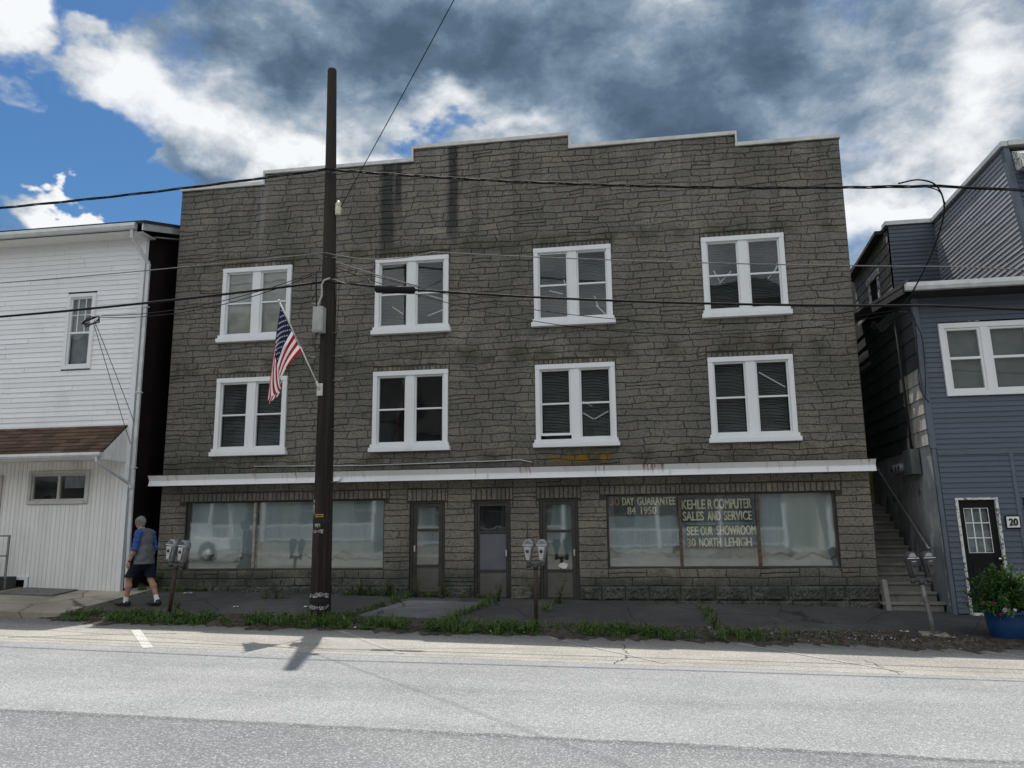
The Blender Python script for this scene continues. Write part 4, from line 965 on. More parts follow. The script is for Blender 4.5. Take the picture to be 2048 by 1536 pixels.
m = MB(); m.prism([(XU + .12, YF - .02, 9.45), (XU + .12, YF - .62, 9.35), (XU + .12, YF - .62, 9.62), (XU + .12, YF - .02, 9.95)], (5, 0, 0)); m.build('window_hood', M_flake, bh, .01)
m = MB(); lap_siding(m, lambda s, t, d: (XL2 - d, -s, t), lambda t: -9.5, lambda t: -YU - .0, 6.6, ZT - .25, .3, .02, [(-7.9, -6.95, 7.0, 9.0)], rq); m.build('wing_side_shingles', simple('grey_flaked_shingles', (.22, .215, .20), .9, .4, 5, fine=30), bh)
m = MB(); y0, y1, z0, z1 = 6.9, 7.95, 7.0, 9.0
m.box(XL2 - .05, XL2 + .03, y0, y0 + .12, z0, z1); m.box(XL2 - .05, XL2 + .03, y1 - .12, y1, z0, z1); m.box(XL2 - .07, XL2 + .03, y0 - .1, y1 + .1, z1, z1 + .2); m.box(XL2 - .049, XL2 + .03, y0 + .12, y1 - .12, z0, z0 + .1); m.box(XL2 - .03, XL2 + .03, y0 + .12, y1 - .12, 7.95, 8.02)
wn = m.build('window', M_flake, bh, .006)
m = MB(); m.poly((XL2, y1 - .12, z0 + .1), (XL2, y0 + .12, z0 + .1), (XL2, y0 + .12, z1), (XL2, y1 - .12, z1)); m.build('pane', M_glass, wn)
m = MB(); m.prism([(XL2 - .25, YU + .3, ZT - .25), (XL2 - .25, 9.6, ZT - .55), (XL2 - .25, 9.6, ZT - .45), (XL2 - .25, YU + .3, ZT - .15)], (.28, 0, 0)); m.build('side_eaves', M_roofd, bh)
# concrete steps up the gap between the two buildings
sp = empty('concrete_steps', (5.0, 0, .2), 'worn concrete steps climbing the narrow passage beside the blue house', 'steps')
M_step = mat_walk('worn_step_concrete', (.17, .16, .145), (.25, .24, .22), .6, 0); n = 12
for i in range(n):
    z1 = .335 + .172 * i; y0 = -.22 + .285 * i; x1 = XS - .005 - (0.0 if i else -.02)
    m = MB(); m.box(XR + .035 - (.06 if i < 3 else 0), x1 + (.04 if i < 1 else 0), y0 - .03, y0 + .30, z1 - .055, z1); m.box(XR + .04, x1 - .004, y0, y0 + .30, z1 - .235, z1 - .056); m.build('step', M_step, sp, .012)
m = MB(); m.box(XR + .03, XS, 3.3, 3.6, 2.0, 2.3); m.build('landing', M_step, sp)
m = MB(); m.prism([(XR + .02, -.32, .16), (XR + .02, -.05, .16), (XR + .02, -.05, .75), (XR + .02, -.15, .75)], (.09, 0, 0)); m.build('side_curb', M_step, sp, .01)
wl = MB(); wl.box(XR + .02, XS - .003, 3.75, 3.95, .2, 3.2); tag(wl.build('back_wall', M_fconc), 'stained rough wall closing the head of the steps', 'wall')
hr = empty('stair_rail', (5.4, 1.5, 1.4), 'slanting steel pipe rail fixed along the passage wall', 'railing')
m = MB(); m.tube([(XS - .09, 3.05, 3.16), (XS - .09, .15, 1.42), (XS - .09, .02, 1.34), (XS - .02, .0, 1.33)], .022, 8); m.build('rail', simple('galvanised_pipe', (.42, .42, .41), .4, .2, 8, .6), hr)
for t in (.2, .8):
    m = MB(); y = 3.05 + (.15 - 3.05) * t; z = 3.16 + (1.42 - 3.16) * t; m.tube([(XS - .09, y, z), (XS, y, z - .05)], .012, 6); m.build('rail_bracket', M_rail, hr)
# bank of electricity meters with its riser
em = empty('electric_meters', (5.4, .6, 2.9), 'grey box with a row of round electricity meters on the passage wall', 'meter')
m = MB(); m.box(XS - .20, XS - .026, .12, .62, 2.78, 3.28); m.build('cabinet', simple('grey_meter_cabinet', (.11, .125, .125), .6, .25, 5), em, .01, lean)
M_mglass = simple('meter_housing', (.24, .25, .25), .3, .2, 6)
m = MB(); m.box(XS - .17, XS - .026, .62, 1.35, 2.80, 3.08); m.build('meter_trough', M_mglass, em, .01, lean)
for y in (.74, .96, 1.18):
    m = MB(); m.tube([(XS - .17, y, 2.95), (XS - .25, y, 2.95), (XS - .27, y, 2.95)], [.095, .09, .07], 16); mm = m.build('meter', M_mglass, em, 0, lean)
    m = MB(); m.tube([(XS - .272, y, 2.95), (XS - .276, y, 2.95)], [.05, .05], 14); m.build('dial', M_dark, mm, 0, lean)
m = MB(); m.tube([(XS - .09, .35, 3.28), (XS - .10, .30, 4.4), (XS - .13, .24, 6.15)], .028, 8); m.build('riser_pipe', M_dark, em, 0, lean)
# number plate beside the black door
np_ = empty('number_plate', (6.77, -.53, 1.8), 'white house number plate reading 20 beside the black door', 'sign')
m = MB(); m.box(6.635, 6.895, YB - .045, YB - .02, 1.69, 1.93); m.build('plate_frame', M_black, np_, .004)
m = MB(); m.box(6.655, 6.875, YB - .05, YB - .0455, 1.71, 1.91); m.build('plate_face', M_white, np_)
lettering([('20', 6.69, 1.745, .15, .13, None)], 'digits', np_, M_black, YB - .0645, .015)
# ------------------------------------------------------------------ utility pole
def mat_pole():
    m = Mt('creosoted_pole_timber', (.03, .024, .02), .85, spec=.25); x = m.xyz()
    g = m.noise(14, 5, .65, (1, 1, .035)); c = m.mix(m.rng(g, .35, .68), (.012, .009, .008), (.036, .027, .023)); c = m.mix(m.rng(m.noise(34, 3, .7, (1, 1, .02)), .56, .68, 0, .8), c, (.006, .005, .005))
    up = m.rng(x[2], 2.5, 8.5); c = m.mix(m.math('MULTIPLY', up, .5), c, (.05, .044, .036)); c = m.mix(m.rng(m.noise(1.4, 4, .6, (1, 1, .25)), .5, .72, 0, .5), c, (.055, .04, .033))
    m.color(c); m.bump(g, .7, .012); return m.m
PX, PY = -5.835, -2.73
def pole_pt(z): t = (z - .2) / 10.86; return (PX - .128 * t + .05 * math.sin(t * 3.0) * .6, PY)
up = empty('utility_pole', (PX, PY, .15), 'tall dark timber utility pole standing in the weedy verge', 'utility pole')
m = MB(); zz = frange(-.1, 11.06, 26); prng = random.Random(2)
def pole_r(z): return .192 - .0092 * z
m.tube([(*pole_pt(z), z) for z in zz] + [(*pole_pt(11.06), 11.085), (*pole_pt(11.06), 11.1)], [pole_r(z) * prng.uniform(.985, 1.015) for z in zz] + [.085, .04], 20); m.build('pole_shaft', mat_pole(), up)
M_steelg = simple('weathered_galvanised_steel', (.16, .16, .155), .55, .3, 12, .5)
for z, s in ((6.08, -1), (5.54, -1), (5.5, 1), (5.03, -1), (5.04, 1), (4.57, 1), (3.64, 1), (2.66, 1)):
    cx = pole_pt(z)[0]; r = pole_r(z); m = MB(); l = .17 if abs(z - 5.03) > .05 else .2
    m.tube([(cx + s * (r - .03), PY - .06, z), (cx + s * (r + l - .05), PY - .06, z + .005), (cx + s * (r + l), PY - .06, z + .012), (cx + s * (r + l), PY - .06, z + .055)], .011, 6); m.build('step_peg', M_steelg, up)
M_box = simple('grey_terminal_box', (.36, .36, .35), .45, .12, 5)
bx, by = pole_pt(5.7)[0] - .085, PY - pole_r(5.7) - .09
m = MB(); m.box(bx - .105, bx + .105, by - .08, by + .09, 5.47, 5.97); jb = m.build('junction_box', M_box, up, .012)
m = MB(); m.box(bx - .088, bx + .088, by - .09, by - .0805, 5.5, 5.94); m.build('box_lid', M_box, jb, .004)
m = MB(); m.tube([(bx - .02, by, 5.97), (bx - .02, by, 6.05), (bx + .04, by, 6.2), (bx + .03, by, 6.42), (bx + .08, by - .01, 6.5), (bx + .2, by - .02, 6.53)], .02, 8); m.build('cable_conduit', M_box, up)
m = MB(); m.tube([(bx - .09, PY - .16, 6.0), (bx - .1, PY - .2, 6.5), (bx - .09, PY - .22, 6.7)], .012, 6); m.build('down_lead', M_dark, up)
m = MB()
for i in range(3): m.tube([(bx - .02 - .02 * i, by + .02, 5.47), (bx - .07 - .03 * i, by, 5.3), (bx - .03, by - .02, 5.16 - .04 * i), (bx + .05, by, 5.22), (bx + .04, by + .02, 5.38), (bx - .01, by + .02, 5.46)], .007, 5)
m.tube([(bx + .02 + .22 * math.cos(a) - .12, by + .03, 5.12 + .12 * math.sin(a)) for a in frange(-2.2, 3.4, 14)], .006, 5); m.build('wire_coil', M_dark, up)
m = MB(); cx = pole_pt(5)[0]
for k in range(2): m.tube([(cx + pole_r(z) * math.sin(1.1 + (6.9 - z) * .55 + k * .5), PY - pole_r(z) * math.cos(1.1 + (6.9 - z) * .55 + k * .5) * 1.02, z) for z in frange(6.9, 2.9, 22)], .006, 5)
m.tube([(cx + .19, PY - .1, 6.8), (cx + .24, PY - .1, 6.2), (cx + .21, PY - .1, 5.5), (cx + .17, PY - .12, 5.2)], .005, 5); m.build('ground_wire', M_dark, up)
# porcelain insulator on its bracket
m = MB(); ix, iz = pole_pt(7.95)[0] + .20, 7.87; m.lathe([(.03, 0), (.055, .015), (.06, .05), (.05, .06), (.062, .08), (.062, .16), (.05, .175), (.062, .19), (.058, .24), (.035, .27), (.02, .3)], (ix, PY - .08, iz), 16); ins = m.build('insulator', simple('cream_porcelain', (.62, .58, .46), .25, .1, 9), up)
m = MB(); m.tube([(ix - .11, PY - .05, iz + .15), (ix, PY - .08, iz + .15)], .012, 6); m.tube([(ix, PY - .08, iz - .05), (ix, PY - .08, iz + .31)], .009, 6); m.build('bracket', M_steelg, ins)
for z in (6.55, 7.0, 8.78):
    m = MB(); c0 = pole_pt(z); m.tube([(c0[0] - pole_r(z) - .05, PY - pole_r(z) * .6, z), (c0[0] + pole_r(z) + .06, PY - pole_r(z) * .6, z)], .014, 6); m.tube([(c0[0], PY - pole_r(z) - .05, z), (c0[0], PY + pole_r(z) + .04, z)], .012, 6); m.build('through_bolt', M_steelg, up)
# scraps of stapled notices and bands
def wrap(z0, z1, a0, a1, mat, nm, torn=0.0, off=.004, n=10, par=None):
    m = MB(); vs = []
    for i in range(n + 1):
        a = a0 + (a1 - a0) * i / n
        for z in (z0 + torn * prng.uniform(-1, 1), z1 + torn * prng.uniform(-1, 1)):
            c0 = pole_pt(z); r = pole_r(z) * 1.012 + off; vs.append((c0[0] + r * math.sin(a), c0[1] - r * math.cos(a), z))
    m.add(vs, [[2 * i, 2 * i + 2, 2 * i + 3, 2 * i + 1] for i in range(n)]); return m.build(nm, mat, par or up)
M_paper = Mt('torn_weathered_paper', (.7, .7, .68), .8); M_paper.color(M_paper.mix(M_paper.rng(M_paper.noise(40, 5, .75), .44, .52), (.50, .50, .48), (.05, .045, .04))); M_paper = M_paper.m
M_yel = simple('yellow_pole_tag', (.70, .46, .03), .5, .15, 20)
wrap(2.06, 2.32, -1.1, -.62, M_paper, 'torn_notice', .035); wrap(2.02, 2.07, -.45, .42, M_yel, 'yellow_tag', 0); wrap(1.84, 1.90, -.5, .15, M_paper, 'number_tag', .006); wrap(1.74, 1.80, -1.1, .5, M_paper, 'torn_notice', .015); wrap(.60, .67, -1.3, 1.2, M_paper, 'torn_notice', .02); wrap(.40, .46, -1.3, 1.2, M_paper, 'torn_notice', .02)
lettering([('43444', pole_pt(2.05)[0] - .075, 2.03, .15, .032, None)], 'tag_digits', up, M_dark, PY - pole_r(2.05) * 1.012 - .018, .02)
wrap(1.905, 2.0, -1.35, 1.35, M_dark, 'pole_band', 0); wrap(.5, .57, -1.4, 1.4, M_dark, 'pole_band', 0)

# ------------------------------------------------------------------ flag on its slanting staff
fl = empty('american_flag', (-5.8, PY - .2, 4.4), 'stars and stripes flag hanging from a slanting staff on the pole', 'flag')
c0 = pole_pt(4.4); Bq = Vector((c0[0] - .06, PY - pole_r(4.4) - .03, 4.40)); Tq = Vector((-6.36, -3.82, 5.85))
M_staff = simple('white_aluminium_staff', (.66, .66, .63), .4, .1, 5, .3)
sdv = (Tq - Bq).normalized(); m = MB(); m.tube([Bq, Bq + (Tq - Bq) * .5], .0125, 10); m.tube([Bq + (Tq - Bq) * .5, Tq], .016, 10); m.sphere(Tq + sdv * .02, .026); m.build('staff', M_staff, fl)
m = MB(); m.box(Bq.x - .055, Bq.x + .055, Bq.y - .0, Bq.y + .025, 4.27, 4.5); m.tube([Bq + Vector((0, .02, -.03)), Bq + sdv * .14], .024, 10); m.build('flag_bracket', simple('white_enamel_bracket', (.55, .55, .52), .5, .2, 8), fl)
def mat_cloth(name, col):
    m = Mt(name, col, .75, spec=.2); o = [n for n in m.N if n.type == 'OUTPUT_MATERIAL'][0]
    t = m.N.new('ShaderNodeBsdfTranslucent'); t.inputs[0].default_value = (*col, 1); mx = m.N.new('ShaderNodeMixShader'); mx.inputs[0].default_value = .25
    m.L.new(m.b.outputs[0], mx.inputs[1]); m.L.new(t.outputs[0], mx.inputs[2]); m.L.new(mx.outputs[0], o.inputs[0]); m.bump(m.noise(18, 3, .5), .25, .01); return m.m
FM = [mat_cloth('flag_red', (.40, .014, .04)), mat_cloth('flag_white', (.80, .80, .80)), mat_cloth('flag_navy', (.016, .018, .055))]
A0 = Tq - sdv * .06; A1 = Tq - sdv * .98
FLAG_TIP, FLAG_F0, FLAG_F1 = (-6.585, -3.7, 4.033), (-6.43, -3.5, 4.50), (-6.40, -3.6, 4.22)
def flag_pt(u, v):
    """u: along the staff from the canton corner; v: along the fly, which hangs down"""
    p = A0 + (A1 - A0) * u
    Lo = Vector(FLAG_TIP); top = A0.lerp(Lo, v) + Vector((-.02 * math.sin(v * 3.1), 0, 0))
    F0, F1 = Vector(FLAG_F0), Vector(FLAG_F1)
    if v < .42:
        k = v / .42; rt = A1.lerp(F0, k) + Vector((-.05 * math.sin(math.pi * k), 0, .02 * math.sin(math.pi * k))); uf = 1.0 - .12 * k
    else:
        k = (v - .42) / .58; rt = F0.lerp(F1, k); uf = .88 - .46 * k
    w = u / uf
    if w <= 1: q = top.lerp(rt, w) + Vector((0, -.035 * math.sin(math.pi * w) * min(1, v * 3), 0))
    else:
        e = (w - 1) * uf / max(.12, 1 - uf + 1e-6); back = min(.9, (w - 1) * .85); q = rt.lerp(top, back) + Vector((0, .035 + .07 * min(1, e), -.03 * e))
    f = min(1, v * 2.4)
    q += Vector((.010 * math.sin(u * 9 + v * 2) * f, .028 * math.sin(u * 11 + v * 2.5) * f, 0))
    return q
m = MB(); m.smooth = True; NU, NV = 52, 60
vs = [flag_pt(i / NU, j / NV) for j in range(NV + 1) for i in range(NU + 1)]; m.v = [tuple(v) for v in vs]
for j in range(NV):
    for i in range(NU):
        u, v = (i + .5) / NU, (j + .5) / NV
        mi = 2 if (u < 7 / 13 and v < .40) else int(u * 13) % 2
        m.f.append([j * (NU + 1) + i, j * (NU + 1) + i + 1, (j + 1) * (NU + 1) + i + 1, (j + 1) * (NU + 1) + i]); m.mi.append(mi); m.t.append(.5); m.sm.append(True)
m.cur = 1
for r_ in range(9):
    for c_ in range(6 if r_ % 2 == 0 else 5):
        u = (r_ + 1) / 10 * 7 / 13; v = ((c_ * 2 + 1 + (r_ % 2)) / 12) * .40
        p = flag_pt(u, v); du = (flag_pt(u + .01, v) - p).normalized(); dv = flag_pt(u, v + .01) - p; dv = (dv - du * dv.dot(du)).normalized(); nn = du.cross(dv).normalized()
        for sg in (-1, 1):
            pts = [p + nn * .006 * sg + (du * math.cos(k * math.pi / 5) + dv * math.sin(k * math.pi / 5)) * (.021 if k % 2 == 0 else .0085) for k in range(10)]
            m.smooth = False; m.poly(*(pts if sg > 0 else pts[::-1]))
m.build('flag_cloth', FM, fl)

# ------------------------------------------------------------------ overhead lines
def sagline(a, b, sag, n=24): return [(a[0] + (b[0] - a[0]) * t, a[1] + (b[1] - a[1]) * t, a[2] + (b[2] - a[2]) * t - sag * 4 * t * (1 - t)) for t in [i / n for i in range(n + 1)]]
M_cable = simple('black_cable_sheath', (.010, .010, .011), .7, .3, 9, spec=.2, bump=0); M_alu = simple('bare_strand', (.17, .17, .165), .7, .2, 9, .0, spec=.2, bump=0)
def line(label, pts, r, mat=M_cable, cat='cable', extra=None, name='overhead_cable'):
    m = MB(); m.tube(pts, r, 6); o = m.build(name, mat); tag(o, label, cat, 'overhead lines'); return o
PF = PY - .22
line('thick black phone cable running left from the pole', sagline((-24, PF, 6.33), (-5.86, PF, 6.475), .28), .024)
cb = line('thick black phone cable with a long black splice case right of the pole', sagline((-5.84, PF, 6.475), (-4.48, PF, 6.26), .0, 6) + sagline((-4.48, PF, 6.26), (4.9, PF, 5.40), .10) + sagline((4.9, PF, 5.40), (20, PF, 4.25), .12), .022)
m = MB(); m.tube([(-4.86, PF - .02, 6.265), (-4.83, PF - .02, 6.262), (-4.10, PF - .02, 6.195), (-4.07, PF - .02, 6.19)], [.03, .075, .075, .03], 12); m.build('splice_case', M_cable, cb)
m = MB(); m.tube([(-5.1, PF, 6.38), (-5.0, PF, 6.47), (-4.9, PF, 6.33)], .006, 5); m.build('strand_clip', M_alu, cb)
m = MB(); m.tube(sagline((-5.7, PF - .02, 6.52), (-4.9, PF - .02, 6.28), .05, 8), .009, 5); m.build('drop_wire', M_alu, cb)
line('bare strand crossing the upper windows left of the pole', sagline((-24, PF, 6.98), (-5.87, PF, 7.06), .16), .010, M_alu)
line('bare strand dipping just right of the pole then crossing the upper windows', sagline((-5.87, PF, 7.06), (-3.75, PF, 6.93), .14, 14) + sagline((-3.75, PF, 6.93), (5.3, PF, 6.06), .06) + sagline((5.3, PF, 6.06), (20, PF, 4.7), .1), .010, M_alu)
def twist(pts, r, w, seed=0):
    out = []
    for k in range(3): out.append([(p[0], p[1] + w * math.cos(i * .9 + k * 2.1), p[2] + w * math.sin(i * .9 + k * 2.1)) for i, p in enumerate(pts)])
    return out
def triplex(label, pts, r=.012, w=.018):
    m = MB(); 
    for q in twist(pts, r, w): m.tube(q, r, 5)
    o = m.build('power_line', M_cable); tag(o, label, 'power line', 'overhead lines'); return o
triplex('twisted power line passing in front of the parapet left of the pole', sagline((-26, PF, 9.0), (-5.93, PF, 8.79), .36, 44))
tr = triplex('twisted power line passing in front of the parapet right of the pole', sagline((-5.93, PF, 8.79), (5.25, PF, 7.52), .16, 40) + sagline((5.25, PF, 7.52), (24, PF, 5.6), .2, 30)[1:])
def wires(label, lst, r=.008, mat=M_cable, cat='service wires', name='service_wires'):
    m = MB()
    for q in lst: m.tube(q, r, 5)
    tag(m.build(name, mat), label, cat, 'overhead lines')
def arc(*p):
    out = []; P_ = [Vector(x) for x in p]; P_ = [P_[0] * 2 - P_[1]] + P_ + [P_[-1] * 2 - P_[-2]]
    for i in range(1, len(P_) - 2):
        for k in range(8):
            t = k / 8; a, b, c, d = P_[i - 1:i + 3]
            out.append(.5 * ((2 * b) + (c - a) * t + (2 * a - 5 * b + 4 * c - d) * t * t + (3 * b - a - 3 * c + d) * t ** 3))
    return out + [P_[-2]]
line('black wire sloping from the insulator up out of sight over the street', sagline((-5.66, PY - .08, 8.02), (1.6, -9.0, 14.6), .12), .009)
line('looping black lead from the twisted power line down to the blue house', arc((4.6, PF, 7.62), (4.95, PF, 7.66), (5.22, PF - .02, 7.5), (5.33, PF + .1, 7.1), (5.28, -2.3, 6.6), (5.1, -1.6, 6.05), (5.02, -1.15, 5.88), (4.95, -.9, 5.8)), .014)
line('short black lead tapped off the power line by its clamp', arc((4.15, PF - .02, 7.60), (4.7, PF - .03, 7.56), (5.2, PF - .02, 7.45), (5.35, PF + .06, 7.2)), .010)
line('service wire falling from the pole to the white house eaves side', sagline((-6.05, PY - .15, 6.72), (-11.25, -2.0, 6.35), .22), .008)
line('second service wire falling from the pole to the white house front', sagline((-6.05, PY - .12, 6.70), (-11.5, -2.05, 6.33), .30), .008)
line('thin phone wire sloping from the wire knot to the corner downspout', sagline((-11.4, -2.02, 6.25), (-11.16, -.75, 4.25), -.02, 10), .007)
line('lower thin phone wire sloping from the wire knot to the corner board', sagline((-11.42, -2.02, 6.22), (-11.22, -.72, 3.75), .02, 10), .007)
kn = MB()
for k in range(5): kn.tube(arc((-11.3, -2.0, 6.34), (-11.55 - .03 * k, -2.05, 6.30 - .03 * k), (-11.62 + .02 * k, -2.0, 6.12 + .02 * k), (-11.45 + .03 * k, -1.97, 6.2), (-11.3, -1.98, 6.33 - .02 * k)), .007, 5)
tag(kn.build('wire_knot', M_cable), 'small tangle of looped black wire before the white house window', 'cable')
line('upper of two thin wires sagging from the pole across to the blue house', sagline((-5.65, PF + .05, 6.80), (4.95, -1.0, 5.85), .62), .007)
line('lower of two thin wires sagging from the pole across to the blue house', sagline((-5.65, PF + .03, 6.74), (4.9, -1.05, 5.78), .80), .007)
line('bright bundled wire running from the pole down to the splice case', sagline((-5.66, PF, 6.86), (-4.0, PF, 6.27), .02, 10), .012, M_alu)
kn = MB()
for k in range(6): kn.tube(arc((5.0 + .03 * k, -.95, 5.84), (4.75 - .04 * k, -.98, 5.72 - .04 * k), (4.62 - .02 * k, -1.0, 5.50 + .03 * k), (4.70, -.96, 5.46 + .02 * k), (4.92, -.92, 5.66 + .02 * k), (5.25, -.9, 5.85)), .008, 5)
kn.tube(arc((5.1, -.9, 5.84), (5.36, -.7, 5.8), (5.40, -.6, 5.2), (5.38, -.58, 4.4), (5.52, -.57, 4.1)), .009, 5); kn.tube(arc((5.3, -.75, 5.8), (5.50, -.6, 5.4), (5.5, -.58, 4.6), (5.45, -.57, 4.15)), .008, 5)
tag(kn.build('wire_knot', M_cable), 'dense tangle of looped black wires at the eaves of the blue house', 'cable')
# ------------------------------------------------------------------ twin parking meters
M_mhead = simple('cast_grey_meter_paint', (.26, .27, .27), .45, .25, 14, .3); M_mface = simple('pale_meter_face', (.42, .43, .42), .4, .2, 20, .3); M_mdk = simple('dark_meter_casting', (.06, .062, .065), .6, .3, 12)
M_mpole = simple('rust_brown_meter_post', (.055, .034, .027), .8, .4, 14, fine=60, bump=.3); M_mpale = simple('dull_galvanised_post', (.20, .20, .195), .6, .3, 9, .4)
M_mglass = mat_glass('meter_dome_glass', (.6, .65, .65), .12, .05, .1, .3)
def meter_head(parent, cx, z0, yaw, big=1.0, dark=False):
    """tapering housing, domed window above, face plate with coin slot and handle"""
    rot = Matrix.Rotation(yaw, 4, 'Z'); T = lambda v: (cx + (rot @ Vector(v)).x * big, (rot @ Vector(v)).y * big, z0 + v[2] * big)
    sec = [(.030, .036, 0.0), (.038, .044, .02), (.052, .054, .10), (.070, .064, .19), (.086, .070, .255), (.090, .072, .275)]
    m = MB(); n = 20; vs = []
    for a, b, z in sec:
        for k in range(n):
            t = 2 * math.pi * k / n; c_, s_ = math.cos(t), math.sin(t); vs.append(T((a * math.copysign(abs(c_) ** .55, c_), b * math.copysign(abs(s_) ** .55, s_), z)))
    m.smooth = True; L_ = len(sec)
    m.add(vs, [[i * n + k, i * n + (k + 1) % n, (i + 1) * n + (k + 1) % n, (i + 1) * n + k] for i in range(L_ - 1) for k in range(n)] + [list(range(n))[::-1], [(L_ - 1) * n + k for k in range(n)]])
    hd = m.build('meter_head', M_mdk if dark else M_mhead, parent)
    m = MB(); m.smooth = True; q = []                                     # half-round top, front to back
    for y, r in ((-.060, .0), (-.060, .074), (-.045, .086), (.045, .086), (.060, .074), (.060, .0)):
        q.append([T((r * math.cos(t), y, .278 + r * 1.05 * math.sin(t))) for t in frange(0, math.pi, 14)])
    m.add([p for w in q for p in w], [[i * 15 + k, i * 15 + k + 1, (i + 1) * 15 + k + 1, (i + 1) * 15 + k] for i in range(5) for k in range(14)]); m.build('dome', M_mhead if not dark else M_mdk, hd)
    m = MB(); m.poly(*[T((.055 * math.cos(t), -.063, .292 + .055 * math.sin(t))) for t in frange(0, math.pi, 12)]); m.build('dial_window', M_mglass, hd)
    m = MB(); m.prism([T((x, -.072, z)) for x, z in ((-.026, .04), (.026, .04), (.060, .25), (-.060, .25))], Vector(T((0, -.088, 0))) - Vector(T((0, -.072, 0)))); m.build('face_plate', M_mface if not dark else M_mdk, hd, .003)
    m = MB(); m.tube([T((0, -.086, .175)), T((0, -.10, .175))], .026 * big, 12); m.tube([T((0, -.10, .175)), T((0, -.118, .175))], .010 * big, 8); m.build('coin_handle', M_mdk, hd)
    m = MB(); m.prism([T((x, -.0885, z)) for x, z in ((-.03, .225), (.03, .225), (.03, .231), (-.03, .231))], Vector(T((0, -.0015, 0))) - Vector(T((0, 0, 0)))); m.prism([T((x, -.066, z)) for x, z in ((-.085, .268), (.085, .268), (.085, .279), (-.085, .279))], Vector(T((0, -.02, 0))) - Vector(T((0, 0, 0)))); m.build('trim_band', M_strip, hd)
def twin_meter(label, x, y, z, h, path, mat, yaw, big=1.0, spread=.115, dark=False, tiltx=0.0):
    e = empty('parking_meter', (x, y, z), label, 'parking meter', 'twin parking meters along the kerb')
    m = MB(); m.tube(path, [.036] * len(path), 12); m.build('post', mat, e).location = (0, 0, 0)
    tx, ty = path[-1][0], path[-1][1]
    m = MB(); 
    m.tube([(tx - spread - .02, ty, h), (tx - spread, ty, h + .005), (tx + spread, ty, h + .005), (tx + spread + .02, ty, h)], .03, 10); m.tube([(tx, ty, h - .07), (tx, ty, h + .02)], .046, 12)
    for s in (-1, 1): m.tube([(tx + s * spread, ty, h - .05), (tx + s * spread, ty, h + .045)], .042, 12)
    m.build('yoke', M_mdk, e)
    for s in (-1, 1):
        b = len(COL.objects); meter_head(e, tx + s * spread, h + .045, yaw + .12 * s * 0, big, dark)
    return e
def fix(e, tilt=(0, 0)):
    """the meters are built at the origin of their own Empty, which may lean"""
    L0 = Vector(e.location)
    def walk(o):
        for c in o.children:
            if c.type == 'MESH': c.data.transform(Matrix.Translation(L0))
            walk(c)
    walk(e); e.rotation_euler = (tilt[0], tilt[1], 0)
fix(twin_meter('twin headed parking meter on a leaning rusty post behind the walking man', -8.87, -2.6, .28, .90, [(0, 0, -.1), (0, 0, .4), (0, 0, .88)], M_mpole, R(-17), 1.15, .12), (0, R(5.5)))
fix(twin_meter('twin headed parking meter on an upright rusty post before the shop doors', -1.97, -2.3, .14, .99, [(0, 0, -.1), (0, 0, .5), (0, 0, .97)], M_mpole, R(-6), 1.12, .125), (0, R(.4)))
fix(twin_meter('dark twin headed parking meter on a bent pale post by the concrete steps', 4.50, -2.7, -.02, .90, [(.0, 0, -.1), (-.005, 0, .28), (-.035, .0, .5), (-.055, 0, .62), (-.075, 0, .88)], M_mpale, R(14), 1.12, .125, True), (0, R(-1.5)))
m = MB(); m.prism([(4.27, -2.86, .0), (4.70, -2.9, -.012), (4.73, -2.56, .01), (4.33, -2.52, .02)], (0, 0, .045)); tag(m.build('concrete_pad', M_conc, None, .012), 'small pale concrete pad at the foot of the bent parking meter', 'pad')

